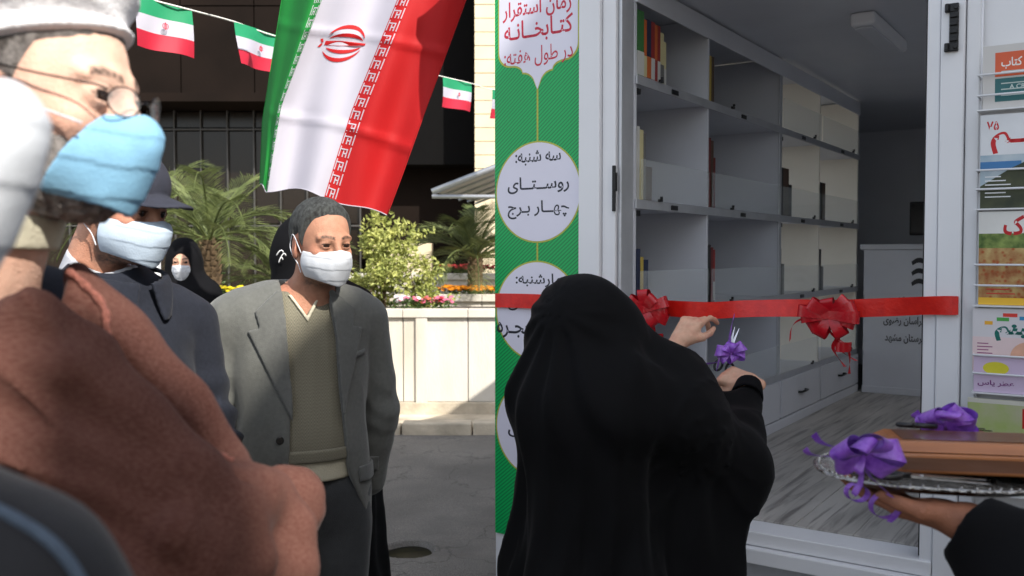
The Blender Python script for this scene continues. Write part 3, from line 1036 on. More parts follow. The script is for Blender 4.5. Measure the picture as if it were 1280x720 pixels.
patch(o, (74, 108, 48), 0, h - .10, mw, h - .06, m=mat('herb_print', srgb(80, 116, 50), .4, .4, 40, col2=srgb(150, 170, 90)))
for k in range(3): patch(o, (210, 60, 50), .02, .03 + k * .012, .09 - k * .015, .033 + k * .012, -.0019, 'text_line')
pr(o, 'خوراک', (190, 24, 34), .13, h - .045, .14, .07, .03)
patch(o, (238, 190, 60), 0, 0, mw, .02)
M_m4 = mat('pale_cover', srgb(225, 222, 225), .35, .04)
o, h = magazine(3, WX - .012, mw, zat(468) + .004, zat(386), M_m4, 'family magazine with green title and smiling baby on pale pink, fourth tier')
patch(o, (236, 214, 214), 0, 0, mw, h * .55)
patch(o, (230, 70, 60), .075, h - .022, .11, h - .012); patch(o, (80, 170, 80), .06, h - .034, .09, h - .024); patch(o, (60, 150, 200), .115, h - .03, .145, h - .02); patch(o, (240, 180, 60), .03, h - .045, .05, h - .035)
pr(o, 'شبنم', (20, 110, 100), .12, h - .062, .13, .055, .05)
fc = MB().prism([(mw * .66 + .045 * math.cos(a * PI / 12), .045 + .042 * math.sin(a * PI / 12)) for a in range(24)], 0, .0003, M=Matrix.Translation((0, -.0017, 0)) @ Matrix.Rotation(PI / 2, 4, 'X'))
fc.build('printed_face', mat('baby_skin_print', srgb(226, 176, 150), .4, .1, 30), o)
for k in range(4): patch(o, (150, 60, 120), .012, .05 + k * .009, .05 - (k % 2) * .01, .0525 + k * .009, -.0019, 'text_line')
pr(o, 'کودک', (200, 40, 50), .07, .02, .045, .014)
M_m5 = mat('lilac_cover', srgb(216, 196, 222), .35, .06)
o, h = magazine(4, WX - .006, mw, zat(494) + .005, zat(445) - .0, M_m5, 'lilac leaflet with a yellow oval standing low in the fourth tier')
o.location = glob((WX - .006, -.060, zat(494) + .005))
pr(o, 'عطر یاس', (120, 40, 120), .055, .025, .09, .018)
ov = MB().prism([(.055 + .032 * math.cos(a * PI / 12), .068 + .018 * math.sin(a * PI / 12)) for a in range(24)], 0, .0003, M=Matrix.Translation((0, -.0017, 0)) @ Matrix.Rotation(PI / 2, 4, 'X'))
ov.build('printed_oval', mat('print_yellow', srgb(224, 214, 60), .4), o)
M_m6 = mat('garden_cover', srgb(226, 224, 190), .4, .3, 14, col2=srgb(170, 190, 110))
o, h = magazine(5, WX - .02, mw + .04, zat(620) + .005, zat(500), M_m6, 'pale yellow green magazine with a red corner in the lowest tier')
patch(o, (200, 24, 30), .135, h - .075, .20, h - .02)
pr(o, 'گل', (240, 240, 240), .168, h - .048, .04, .035)
patch(o, (60, 120, 60), .11, h * .35, .20, h * .62, m=mat('leaf_print', srgb(80, 130, 70), .4, .4, 40))
patch(o, (220, 218, 205), 0, h - .012, mw + .04, h)
# ------------------------------------------------------------ people: heads, hands
def head_base(P):
    d = ell(P, (-.012, 0, .028), (.098, .077, .090))
    d = smin(d, ell(P, (.028, 0, -.030), (.066, .062, .085)), .03)
    d = smin(d, ell(P, (.030, 0, -.078), (.056, .050, .034)), .03)
    d = smin(d, ell(P, (.072, 0, -.100), (.020, .022, .016)), .025)
    return d


def head_sdf(P):
    d = head_base(P)
    # the eye sockets, brow, cheekbones
    for s in (-1, 1):
        d = smax(d, -ell(P, (.108, s * .031, -.004), (.024, .021, .015)), .02)
        d = smin(d, rc(P, (.087, s * .012, .016), (.076, s * .047, .018), .0105, .008), .012)
        d = smin(d, ell(P, (.062, s * .044, -.030), (.022, .018, .018)), .02)
        lid = ell(P, (.0775, s * .0315, -.002), (.0168, .0180, .0155))
        lid = smax(lid, -ell(P, (.102, s * .0320, -.0022), (.024, .0148, .0036)), .0015)
        d = smin(d, lid, .003)
        # ear
        R_ = rotm(0, math.radians(-12), s * math.radians(22))
        e = ell(P, (-.012, s * .079, -.018), (.019, .0075, .033), R_)
        e = smax(e, -ell(P, (-.008, s * .087, -.015), (.010, .007, .019), R_), .004)
        e = smin(e, ell(P, (-.002, s * .078, -.042), (.008, .006, .010)), .006)
        d = smin(d, e, .006)
    n = rc(P, (.091, 0, .004), (.117, 0, -.036), .0085, .0115)
    for s in (-1, 1): n = smin(n, ell(P, (.104, s * .013, -.041), (.013, .009, .009)), .008)
    d = smin(d, n, .014)
    # lips
    d = smin(d, ell(P, (.092, 0, -.066), (.010, .023, .007)), .008)
    d = smin(d, ell(P, (.090, 0, -.077), (.010, .020, .007)), .008)
    return d


def neck_sdf(P, r=.056, lean=0.03):
    return rc(P, (-.022, 0, -.06), (-.022 - lean, 0, -.20), r, r * 1.12)


def mask_body(P):
    d = ell(P, (.030, 0, -.052), (.074, .068, .066))
    d = smin(d, rc(P, (.110, 0, -.040), (.088, 0, -.102), .017, .019, ), .05)
    return d


def mask_shell(P, bulge=.006, t=.0022, bx=.020, bs=0.0):
    b = mask_body(P) - bulge
    v = (-.012 - P[:, 2]) / .11
    pl = .0013 * (np.mod(v * 3.4 + .25 + .2 * vnoise(P, 14), 1.0) - .5) * np.clip(P[:, 0] * 18 - .4, 0, 1)
    b = b + .004 * vnoise(P * V(1, 1, .6), 22)
    b = b - pl + .0015 * vnoise(P, 60)
    sh = np.abs(b) - t
    ay = np.abs(P[:, 1])
    top = P[:, 2] - (-.010 - .22 * ay)
    bot = (-.118 + .30 * ay) - P[:, 2]
    back = (bx + bs * (P[:, 2] + .03)) - P[:, 0]
    return smax(sh, np.maximum(np.maximum(top, bot), back), .003)


def mask_edge(P):
    """the sewn upper and lower bands"""
    b = mask_body(P) - .0085
    ay = np.abs(P[:, 1])
    top = P[:, 2] - (-.010 - .22 * ay)
    return np.maximum(np.maximum(np.abs(b) - .0018, np.abs(top + .006) - .005), .021 - P[:, 0])


def hair_line(x): return np.interp(x, [-.12, -.06, -.035, -.015, .004, .018, .034, .055, .075, .10], [-.085, -.085, -.06, -.005, .012, -.030, .020, .040, .062, .075]).astype(np.float32)


def hair_sdf(P, thick=.010, line=hair_line, shift=0.0, rough=.004, fs=170):
    g = P[:, 2] - line(P[:, 0]) - shift
    off = np.clip(g * .35, -.006, thick) + rough * vnoise(P * V(.5, 1, .5), fs)
    return np.minimum(head_base(P), ell(P, (-.012, 0, .032), (.098, .077, .088))) - off


def beard_sdf(P, thick=.012):
    """cheeks and jaw"""
    x, z = P[:, 0], P[:, 2]
    a = np.clip((-.004 - .35 * np.clip(x, 0, 1) - z) * .35, -.008, thick)
    b = np.clip((x + .006) * .8, -.008, thick)
    off = np.minimum(a, b) + .005 * vnoise(P, 110) + .003 * vnoise(P, 260)
    return head_base(P) - off


SKIN = np.array(srgb(206, 150, 118)[:3])
def skin_col(P, base=SKIN, beard=0.0):
    x, y, z = P[:, 0], np.abs(P[:, 1]), P[:, 2]
    c = np.tile(base, (len(P), 1)).astype(np.float32)
    c = c * (1 + (vnoise(P, 30) + .6 * vnoise(P, 95))[:, None] * np.array([.10, .20, .24]))
    red = np.exp(-(((x - .06) / .03) ** 2 + ((y - .045) / .025) ** 2 + ((z + .03) / .025) ** 2)) + .8 * np.exp(-(((x - .115) / .02) ** 2 + (y / .02) ** 2 + ((z + .04) / .02) ** 2)) + np.exp(-((y - .082) / .012) ** 2)
    red = np.clip(red, 0, 1)[:, None] * .35
    c = c * (1 - red) + np.array([.62, .22, .15]) * red
    # brows
    bz = .019 + .004 * np.sin(np.clip((y - .012) / .04, 0, 1) * PI)
    br = np.exp(-((z - bz) / (.0048 - .04 * np.clip(y - .03, 0, 1))) ** 4) * (y > .010) * (y < .050) * (x > .055)
    f = (br * np.clip(.8 + .9 * vnoise(P, 420), 0, 1))[:, None]
    c = c * (1 - f) + np.array([.02, .014, .010]) * f
    ey = np.exp(-(((y - .031) / .020) ** 2 + ((z + .002) / .013) ** 2)) * (x > .06)
    c *= (1 - .30 * ey)[:, None]
    ll = (np.abs(z - .0035 + (y - .031) ** 2 * 8) < .0016) & (y > .018) & (y < .046) & (x > .075)
    c[ll] = (.02, .012, .01)
    lip = (np.abs(z + .071) < .010) & (y < .022) & (x > .088)
    c[lip] = np.array(srgb(170, 96, 84)[:3])
    if beard:
        b = np.clip((-.02 - z) / .02, 0, 1) * np.clip((z + .15) / .03, 0, 1) * np.clip((x + .01) / .02, 0, 1) * beard * (.8 + .8 * vnoise(P, 250))
        c = c * (1 - b[:, None]) + np.array([.05, .045, .042]) * b[:, None]
    return c


M_skin = mat('skin', (1, 1, 1), .58, .10, 55, .28, 330, attr=True, sss=.05, spec=.32)
M_eyew = mat('eye_white', srgb(150, 138, 132), .2, .02)
M_iris = mat('eye_iris', srgb(34, 22, 16), .08, .05)
M_maskw = mat('white_mask_fabric', srgb(222, 226, 232), .85, .03, 40, .12, 300, trl=.25)
M_maskb = mat('blue_mask_fabric', srgb(146, 198, 228), .85, .05, 40, .15, 300, trl=.25)
M_maskwb = mat('pale_blue_mask_fabric', srgb(200, 216, 232), .85, .03, 40, .12, 300, trl=.25)
M_hair = mat('dark_hair', (1, 1, 1), .75, .3, 200, .6, 500, attr=True)
M_wire = mat('glasses_wire', srgb(40, 34, 34), .25, metal=.8)


def hair_col(gray=.25, base=(.018, .014, .012), gr=(.22, .21, .20)):
    def f(P):
        k = np.clip(gray + 1.0 * gray * (vnoise(P * V(1, 1, .4), 180) + .6 * vnoise(P, 420)) * 2 + gray * 1.2 * np.clip((.02 - P[:, 2]) / .05, 0, 1), 0, 1)
        return np.array(base) * (1 - k[:, None]) + np.array(gr) * k[:, None]
    return f


class Fr:
    """a frame: origin c, rotation R (columns are the axes), scale s"""
    def __init__(s, c, yaw=0, pitch=0, roll=0, sc=1.0):
        s.c = V(*c)
        s.R = rotm(math.radians(roll), math.radians(pitch), math.radians(yaw))
        s.s = sc
    def to(s, P): return ((P - s.c) @ s.R) / s.s
    def fr(s, p): return V(*p) * s.s @ s.R.T + s.c
    def M(s):
        m = np.eye(4); m[:3, :3] = s.R * s.s; m[:3, 3] = s.c
        return m


def on(f, fn):
    """the field fn of the head frame f, seen from the person's own frame"""
    return lambda P: fn(f.to(P)) * f.s


def head_parts(root, f, mask=None, hair=None, mask_h=.0022, straps=True, hairkw={}, eyes=True, bx=.020, bs=0.0):
    X = f.M()
    if eyes:
        for s in (-1, 1):
            e = MB()
            c0 = Vector((.0775, s * .031, -.002))
            vs, fs = [], []
            n, m_ = 16, 16
            for i in range(m_ + 1):
                for k in range(n):
                    th, ph = PI * i / m_, 2 * PI * k / n
                    vs.append(c0 + Vector((math.cos(th), math.sin(th) * math.cos(ph), math.sin(th) * math.sin(ph))) * .0148)
            for i in range(m_):
                for k in range(n): fs.append((i * n + k, i * n + (k + 1) % n, (i + 1) * n + (k + 1) % n, (i + 1) * n + k))
            mi = [1 if i < 4 else 0 for i in range(m_) for k in range(n)]
            e.v = [Vector(f.fr(v)) for v in vs]; e.f = fs; e.m = mi
            e.build('eye', [M_eyew, M_iris], root, True)
    if mask is not None:
        sculpt('mask', lambda P: mask_shell(P, bx=bx, bs=bs), (.010, -.10, -.14), (.15, .10, .01), mask_h, mask, root, xf=X)
        if straps:
            for s in (-1, 1):
                A = [(bx + .004, s * (.0755 if bx < .03 else .070), -.032), (.012, s * .080, -.012), (-.004, s * .084, .010), (-.020, s * .084, .016), (-.030, s * .083, -.004)]
                B_ = [(bx - .08 * bs + .002, s * .0725, -.088), (.006, s * .074, -.066), (-.016, s * .080, -.046), (-.029, s * .084, -.022), (-.030, s * .083, -.004)]
                for q in (A, B_):
                    pts = [Vector(f.fr(p)) for p in q]
                    mb = MB().tube(smooth_pts(pts, 5), .0013, 6)
                    mb.build('ear_strap', M_maskw, root, True)
    if hair is not None:
        kw = dict(hairkw)
        h = kw.pop('h', .003)
        sculpt('hair', lambda P: hair_sdf(P, **kw), (-.13, -.11, -.11), (.12, .11, .15), h, M_hair, root, col=hair, xf=X, relax=0)


def smooth_pts(pts, k=6):
    """Catmull-Rom through the points"""
    pts = [Vector(p) for p in pts]
    out = []
    for i in range(len(pts) - 1):
        p0, p1, p2, p3 = pts[max(i - 1, 0)], pts[i], pts[i + 1], pts[min(i + 2, len(pts) - 1)]
        for j in range(k):
            t = j / k
            out.append(.5 * ((2 * p1) + (p2 - p0) * t + (2 * p0 - 5 * p1 + 4 * p2 - p3) * t * t + (3 * p1 - p0 - 3 * p2 + p3) * t ** 3))
    out.append(pts[-1])
    return out


FING = [(.030, .046, .026, .020, .0093), (.010, .050, .031, .022, .0095), (-.010, .046, .029, .021, .0090), (-.029, .036, .021, .018, .0080)]
def hand_sdf(P, curls, thumb, side=1, spread=(6, 1, -4, -10), wrist=.03):
    """hand frame: +X to the fingers, +Z the back of the hand, +Y (times side) the thumb side.
    curls: three joint angles in degrees for each finger; thumb: three points"""
    Q = P * V(1, side, 1)
    palm = None
    for (y, *_r) in FING:
        e = rc(Q, (.012, y * .62, 0), (.088 - abs(y - .008) * .16, y, .001), .0155, .0125)
        palm = e if palm is None else smin(palm, e, .014)
    palm = smin(palm, ell(Q, (.040, .024, -.010), (.030, .016, .014)), .012)
    palm = smin(palm, ell(Q, (.040, -.024, -.008), (.032, .013, .012)), .012)
    fin = None
    for (y, l1, l2, l3, r), cu, sp in zip(FING, curls, spread):
        p = np.array([.088 - abs(y - .008) * .16, y, .001]); a = 0; pts = [p]
        for L_, c in zip((l1, l2, l3), cu):
            a += math.radians(c)
            d = np.array([math.cos(a) * math.cos(math.radians(sp)), math.cos(a) * math.sin(math.radians(sp)), -math.sin(a)])
            p = p + d * L_; pts.append(p)
        e = rc(Q, pts[0], pts[1], r * 1.04, r * .94)
        e = smin(e, rc(Q, pts[1], pts[2], r * .97, r * .86), .003)
        e = smin(e, rc(Q, pts[2], pts[3], r * .88, r * .72), .003)
        fin = e if fin is None else np.minimum(fin, e)
    d = smin(palm, fin, .008)
    t = thumb
    th = rc(Q, (.020, .022, -.008), t[0], .0145, .0125)
    th = smin(th, rc(Q, t[0], t[1], .0120, .0100), .004)
    th = smin(th, rc(Q, t[1], t[2], .0103, .0080), .003)
    d = smin(d, th, .010)
    d = smin(d, rc(Q, (.016, 0, 0), (-.03, 0, 0), .024, .0235, flat=(1, 1, .78)), .018)
    # creases at the knuckles and tendons
    d = d + .0007 * vnoise(P * V(2.2, 1, 1), 110)
    return d


def hand_frame(c, xdir, zdir):
    x = Vector(xdir).normalized()
    z = Vector(zdir); z = (z - x * z.dot(x)).normalized()
    y = z.cross(x)
    f = Fr(c)
    f.R = np.array([[x[i], y[i], z[i]] for i in range(3)], dtype=np.float32)
    return f
# ------------------------------------------------------------ cloth materials
def weave(m, scale, depth=.25, kind='herring'):
    t = m.node_tree; N, L = t.nodes, t.links
    b = N["Principled BSDF"]
    tc = [n for n in N if n.type == 'TEX_COORD'][0]
    w1 = N.new("ShaderNodeTexWave"); w1.bands_direction = 'Z'; w1.inputs["Scale"].default_value = scale
    w2 = N.new("ShaderNodeTexWave"); w2.bands_direction = 'Y'; w2.inputs["Scale"].default_value = scale * .55; w2.wave_profile = 'TRI'
    L.new(tc.outputs["Object"], w2.inputs["Vector"])
    s = N.new("ShaderNodeMath"); s.operation = 'MULTIPLY'; s.inputs[1].default_value = .018 * 40 / scale
    L.new(w2.outputs[1], s.inputs[0])
    cx = N.new("ShaderNodeCombineXYZ"); L.new(s.outputs[0], cx.inputs[2])
    va = N.new("ShaderNodeVectorMath"); va.operation = 'ADD'
    L.new(tc.outputs["Object"], va.inputs[0]); L.new(cx.outputs[0], va.inputs[1])
    L.new(va.outputs[0], w1.inputs["Vector"])
    return w1.outputs[1]


M_suit = mat('grey_suit_cloth', srgb(94, 95, 91), .85, .10, 90, .25, 500, sheen=.25)
def _check(N, L, src, tc):
    o = src
    for ax, sc in (('Z', 9), ('Y', 9)):
        w = N.new("ShaderNodeTexWave"); w.bands_direction = ax; w.inputs["Scale"].default_value = sc; w.inputs["Distortion"].default_value = .3
        L.new(tc.outputs["Object"], w.inputs["Vector"])
        r = N.new("ShaderNodeMapRange"); r.inputs[1].default_value = .93; r.inputs[2].default_value = 1; r.inputs[3].default_value = 0; r.inputs[4].default_value = .10
        L.new(w.outputs[1], r.inputs[0])
        o = mixc(N, L, r.outputs[0], o, srgb(84, 84, 82))
    return o
chain_color(M_suit, _check)
M_suitd = mat('grey_lapel_cloth', srgb(90, 91, 88), .85, .10, 90, .25, 500, sheen=.25)
M_trou = mat('dark_grey_trousers', srgb(48, 50, 52), .85, .10, 60, .25, 400, sheen=.2)
M_knit = mat('grey_patterned_knit', srgb(158, 152, 132), .95, .08, 60, .3, 400)
def _knit(N, L, src, tc): return mixc(N, L, weave(M_knit, 34), srgb(88, 85, 74), srgb(136, 131, 112))
chain_color(M_knit, _knit)
M_cream_shirt = mat('cream_shirt', srgb(196, 190, 168), .9, .05, 30, .2, 200)
M_brown = mat('brown_cloak_cloth', srgb(76, 45, 39), .95, .14, 5, .10, 1100, sheen=.04, spec=.08, col2=srgb(96, 64, 56))
def _abr(N, L, src, tc):
    n = N.new("ShaderNodeTexNoise"); n.inputs["Scale"].default_value = 420; n.inputs["Detail"].default_value = 2
    mp = N.new("ShaderNodeMapping"); mp.inputs["Scale"].default_value = (.25, 1, 1); mp.inputs["Rotation"].default_value = (.3, .5, .2)
    L.new(tc.outputs["Object"], mp.inputs[0]); L.new(mp.outputs[0], n.inputs["Vector"])
    r = N.new("ShaderNodeMapRange"); r.inputs[1].default_value = .35; r.inputs[2].default_value = .7; r.inputs[3].default_value = 0; r.inputs[4].default_value = .35
    L.new(n.outputs[0], r.inputs[0])
    return mixc(N, L, r.outputs[0], src, srgb(124, 94, 84))
chain_color(M_brown, _abr)
M_braid = mat('brown_braid', srgb(150, 92, 78), .6, .3, 160, .9, 300)
M_navy = mat('navy_grey_coat', srgb(34, 37, 46), .9, .15, 120, .25, 500, sheen=.05, spec=.2)
M_blackc = mat('black_chador_cloth', srgb(5, 5, 7), .8, .12, 20, .12, 700, spec=.16, sheen=.03)
M_blackh = mat('black_headscarf', srgb(12, 12, 15), .9, .12, 20, .15, 400, spec=.15)
M_darkcoat = mat('dark_coat', srgb(22, 22, 26), .8, .15, 60, .2, 400, sheen=.2)
M_trim = mat('slate_blue_trim', srgb(74, 88, 104), .7, .12, 120, .5, 300)
M_turban = mat('white_turban_cloth', srgb(232, 230, 232), .9, .03, 20, .3, 220)
M_cap = mat('navy_cap', srgb(40, 42, 54), .85, .12, 60, .3, 400)
M_shoe = mat('black_leather', srgb(20, 18, 17), .35, .2, 30)
M_btn = mat('dark_button', srgb(34, 32, 30), .25, .2, 60)


def wrinkles(P, amp, s, dirs=(1, 1, 1)):
    Q = P * V(*dirs)
    a = vnoise(Q, s) + .5 * vnoise(Q, s * 2.1)
    return amp * (np.abs(a) * 2 - .5)


def legs(P, hip=.90, w=.095, r=(.105, .078, .062)):
    d = None
    for s in (-1, 1):
        e = rc(P, (0, s * w, hip), (.015, s * (w + .005), .50), r[0], r[1])
        e = smin(e, rc(P, (.015, s * (w + .005), .50), (-.005, s * (w + .01), .075), r[1], r[2]), .03)
        d = e if d is None else smin(d, e, .015)
    return smin(d, ell(P, (0, 0, hip + .02), (.12, .165, .12)), .05)


def shoes(root, w=.105):
    for s in (-1, 1):
        sculpt('shoe', lambda P: smax(smin(ell(P, (.075, s * w, .035), (.125, .046, .042)), ell(P, (-.01, s * w, .05), (.06, .042, .055)), .03), -P[:, 2] + .002, .004),
               (-.1, s * w - .07, -.01), (.24, s * w + .07, .13), .006, M_shoe, root)


def person(loc, yaw, label, group=None):
    return empty('person', loc, math.radians(yaw), label, 'person', group)

# ============================================================ the man in the grey suit
p0 = at(376, 500, 2.55)
root = person((p0.x, p0.y, 0), -66, 'man in a grey suit and patterned jumper wearing a white mask, hands behind his back')
hf = Fr((.075, .045, 1.606), yaw=16, pitch=8, sc=.93)
def torso(P, g=0.0):
    d = ell(P, (.0, 0, 1.27), (.122 + g, .180 + g, .235 + g))
    d = smin(d, ell(P, (.025, 0, 1.06), (.128 + g, .158 + g, .20 + g)), .06)
    d = smin(d, rc(P, (-.015, -.155, 1.395), (-.015, .155, 1.395), .062 + g), .06)
    d = smin(d, rc(P, (-.02, 0, 1.45), (-.02, .13, 1.405), .05 + g, .045 + g), .05)
    d = smin(d, rc(P, (-.02, 0, 1.45), (-.02, -.13, 1.405), .05 + g, .045 + g), .05)
    return smin(d, ell(P, (.0, 0, .90), (.122 + g, .165 + g, .14 + g)), .06)
ARM = {s: [(-.015, s * .190, 1.39), (-.035, s * .236, 1.11), (-.085, s * .215, .90)] for s in (-1, 1)}
def suit_body(P):
    d = on(hf, lambda Q: smin(head_sdf(Q), neck_sdf(Q, .057, .02), .03))(P)
    d = smin(d, torso(P, -.02), .04)
    for s in (-1, 1):
        d = smin(d, chain(P, ARM[s], [.052, .042, .028], .03), .03)
        d = smin(d, ell(P, (-.105, s * .205, .85), (.03, .022, .05)), .02)
    return np.minimum(d, legs(P) + .025)
def suit_col(P):
    return skin_col(hf.to(P), np.array(srgb(172, 124, 100)[:3]), .8)
sculpt('body', suit_body, (-.25, -.33, 1.36), (.22, .33, 1.78), .0035, M_skin, root, col=suit_col)
def thin_line(x): return np.interp(x, [-.12, -.06, -.035, -.015, .004, .018, .030, .045, .062, .10], [-.08, -.08, -.06, -.005, .012, -.035, .010, .055, .072, .088]).astype(np.float32)
head_parts(root, hf, M_maskw, hair_col(.11, base=(.008, .007, .006), gr=(.26, .29, .28)), hairkw=dict(thick=.009, line=thin_line, shift=.016, rough=.0016, h=.0022))
def jacket_solid(P):
    d = torso(P, .012)
    d = smin(d, rc(P, (0, 0, 1.0), (0, 0, .80), .16, .175, flat=(.80, 1.10, 1)), .05)
    fold = wrinkles(P, .006, 9, (1, 1, .5))
    for s in (-1, 1):
        a = chain(P, ARM[s], [.064, .053, .047], .02)
        el = np.exp(-((P[:, 2] - 1.12) / .12) ** 2)
        a = a + .002 * np.sin((P[:, 2] + .9 * P[:, 0] + .3 * P[:, 1]) * 70 + 5 * vnoise(P, 7)) * el + wrinkles(P, .003, 16, (1, 1, .7))
        d = smin(d, a, .016)
    return d + fold
def openx(z): return np.interp(z, [.85, .95, 1.0, 1.2, 1.35, 1.46, 1.52], [-.10, -.075, -.062, -.052, -.062, -.06, -.06]), np.interp(z, [.85, .95, 1.0, 1.2, 1.35, 1.46, 1.52], [.16, .115, .098, .082, .075, .06, .06])
def jacket(P):
    d = jacket_solid(P)
    a, b = openx(P[:, 2])
    cut = np.maximum(np.maximum(a - P[:, 1], P[:, 1] - b), -P[:, 0] + .0)
    d = smax(d, -cut, .008)
    d = smax(d, -(on(hf, lambda Q: rc(Q, (-.02, 0, -.05), (-.045, 0, -.22), .062, .07))(P)), .01)
    hem = .845 + .10 * np.clip(np.abs(P[:, 1] - .03) * -6 + .55, 0, .3)
    d = smax(d, hem - P[:, 2], .008)
    return smax(d, P[:, 2] - 1.50, .01)
sculpt('jacket', jacket, (-.30, -.36, .80), (.26, .36, 1.54), .005, M_suit, root)
def inpoly(y, z, poly):
    """signed distance to a polygon in the (y, z) plane"""
    P2 = np.stack([y, z], 1); poly = np.array(poly, np.float32)
    d = np.full(len(P2), 1e9, np.float32); s = np.ones(len(P2), np.float32)
    n = len(poly)
    for i in range(n):
        a, b = poly[i], poly[i - 1]
        e = b - a; w = P2 - a
        t = np.clip((w @ e) / float(e @ e), 0, 1)
        q = w - t[:, None] * e
        d = np.minimum(d, (q * q).sum(1))
        c1, c2_, c3 = P2[:, 1] >= a[1], P2[:, 1] < b[1], e[0] * w[:, 1] > e[1] * w[:, 0]
        fl = (c1 & c2_ & c3) | (~c1 & ~c2_ & ~c3)
        s = np.where(fl, -s, s)
    return s * np.sqrt(d)
def applique(name, poly, off, th, lo, hi, m, h=.004, base=None, parent=None):
    base = base or jacket_solid
    return sculpt(name, lambda P: np.maximum(np.maximum(np.abs(base(P) - off) - th, inpoly(P[:, 1], P[:, 2], poly)), -P[:, 0] - .03), lo, hi, h, m, parent or root)
for s, op in ((-1, [(-.062, 1.47), (-.075, 1.475), (-.135, 1.42), (-.125, 1.375), (-.155, 1.37), (-.052, 1.13), (-.05, 1.2), (-.058, 1.35)]),
              (1, [(.062, 1.47), (.075, 1.475), (.135, 1.42), (.125, 1.375), (.155, 1.37), (.085, 1.13), (.080, 1.2), (.072, 1.35)])):
    applique('lapel', op, .005, .0038, (-.05, -.22 if s < 0 else .02, 1.08), (.24, -.02 if s < 0 else .22, 1.52), M_suitd)
applique('pocket_flap', [(-.175, .985), (-.09, .99), (-.092, .945), (-.177, .94)], .004, .004, (-.03, -.25, .9), (.24, -.05, 1.03), M_suitd)
applique('pocket_flap', [(.225, .985), (.135, .99), (.137, .945), (.228, .94)], .004, .004, (-.03, .1, .9), (.24, .28, 1.03), M_suitd)
applique('breast_pocket', [(.105, 1.30), (.165, 1.31), (.165, 1.295), (.105, 1.283)], .003, .004, (-.03, .07, 1.24), (.24, .2, 1.34), M_suitd)
def surf_x(fn, y, z, x0=.30):
    xs = np.linspace(x0, -.1, 400)
    d = fn(np.stack([xs, np.full(400, y), np.full(400, z)], 1).astype(np.float32))
    i = np.argmax(d < 0)
    return float(xs[i])
for z in (1.085, 1.015):
    y = -.083; xx = surf_x(jacket_solid, y, z)
    MB().tube([(xx - .002, y, z), (xx + .005, y - .001, z)], .0105, 14).build('button', M_btn, root, bevel=.0015)
for k in range(3):
    pass
def jumper(P): return torso(P, -.004) + .002 * np.abs(np.sin(P[:, 1] * 60 + 4 * vnoise(P, 9)))
def vneck(P): return (P[:, 2] - 1.405) - np.abs(P[:, 1]) * 1.6
sculpt('jumper', lambda P: smax(np.maximum(smax(jumper(P), -(torso(P, -.03)), .003), 1.025 - P[:, 2]), np.maximum(np.minimum(vneck(P), P[:, 0] - 0), P[:, 2] - 1.47), .006), (-.22, -.24, 1.0), (.24, .24, 1.5), .005, M_knit, root)
sculpt('jumper_hem', lambda P: np.maximum(np.abs(torso(P, .0)) - .006, np.abs(P[:, 2] - 1.035) - .018), (-.22, -.24, 1.0), (.24, .24, 1.07), .005, M_knit, root)
sculpt('shirt', lambda P: np.maximum(np.abs(torso(P, -.012)) - .008, np.abs(P[:, 2] - .995) - .035), (-.22, -.24, .95), (.24, .24, 1.05), .005, M_cream_shirt, root)
sculpt('shirt_collar', lambda P: np.maximum(np.maximum(np.abs(torso(P, -.004)) - .006, np.abs(vneck(P) + .008) - .008), -P[:, 0]), (-.05, -.14, 1.32), (.2, .14, 1.46), .004, M_cream_shirt, root)
sculpt('trousers', lambda P: np.maximum(legs(P) + .006 * np.sin(P[:, 2] * 22 + P[:, 1] * 30 + 4 * vnoise(P, 5)) * np.clip(1.1 - P[:, 2], 0, 1) + wrinkles(P, .004, 9), P[:, 2] - 1.0), (-.2, -.3, .04), (.22, .3, 1.02), .007, M_trou, root)
shoes(root)

# ============================================================ the cleric in the brown cloak
hc = at(52, 108, 1.06); hd_ = at(45, 112, .95)
root = person((hc.x - .01, hc.y, 0), 0, 'cleric in a white turban, brown cloak, glasses and pale blue mask, seen in profile')
ox, oy = hc.x - .01, hc.y
hf = Fr((hd_.x - ox, hd_.y - oy, hd_.z), yaw=-4, pitch=8, sc=1.0)
def cl_body(P):
    d = on(hf, lambda Q: smin(head_sdf(Q), neck_sdf(Q, .062, .03), .03))(P)
    d = smin(d, ell(P, (-.04, 0, 1.36), (.10, .16, .2)), .05)
    return d
sculpt('body', cl_body, (-.18, -.26, 1.42), (.24, .18, 1.9), .003, M_skin, root, col=lambda P: skin_col(hf.to(P), np.array(srgb(222, 180, 158)[:3]), .3))
def cl_line(x): return np.interp(x, [-.12, -.06, -.03, -.015, .004, .020, .034, .055, .075, .10], [-.085, -.085, -.05, .0, .010, .0, .038, .05, .062, .075]).astype(np.float32)
head_parts(root, hf, M_maskb, hair_col(.42, base=(.05, .04, .035), gr=(.34, .31, .29)), hairkw=dict(thick=.003, line=cl_line, rough=.002, h=.0025), bx=.088, bs=.58)
sculpt('beard', lambda P: beard_sdf(P, .008), (-.03, -.10, -.15), (.13, .10, .02), .0022, M_hair, root, col=hair_col(.34, base=(.03, .024, .02), gr=(.30, .27, .25)), xf=hf.M(), relax=0)
def turban(P):
    q = P - V(-.016, 0, .088)
    q = q @ rotm(0, math.radians(-12), 0)
    d = ell(q, (0, 0, .005), (.122, .110, .076))
    a = np.arctan2(q[:, 1], q[:, 0])
    d = d + .0035 * np.abs(np.sin((q[:, 2] + .018 * np.sin(a * 2 + .7)) * 95)) + .003 * vnoise(P, 40)
    d = smin(d, ell(q, (0, 0, -.050), (.104, .090, .012)), .012)
    return d
sculpt('turban', turban, (-.18, -.14, -.02), (.14, .14, .24), .0032, M_turban, root, xf=Fr(hf.c).M())
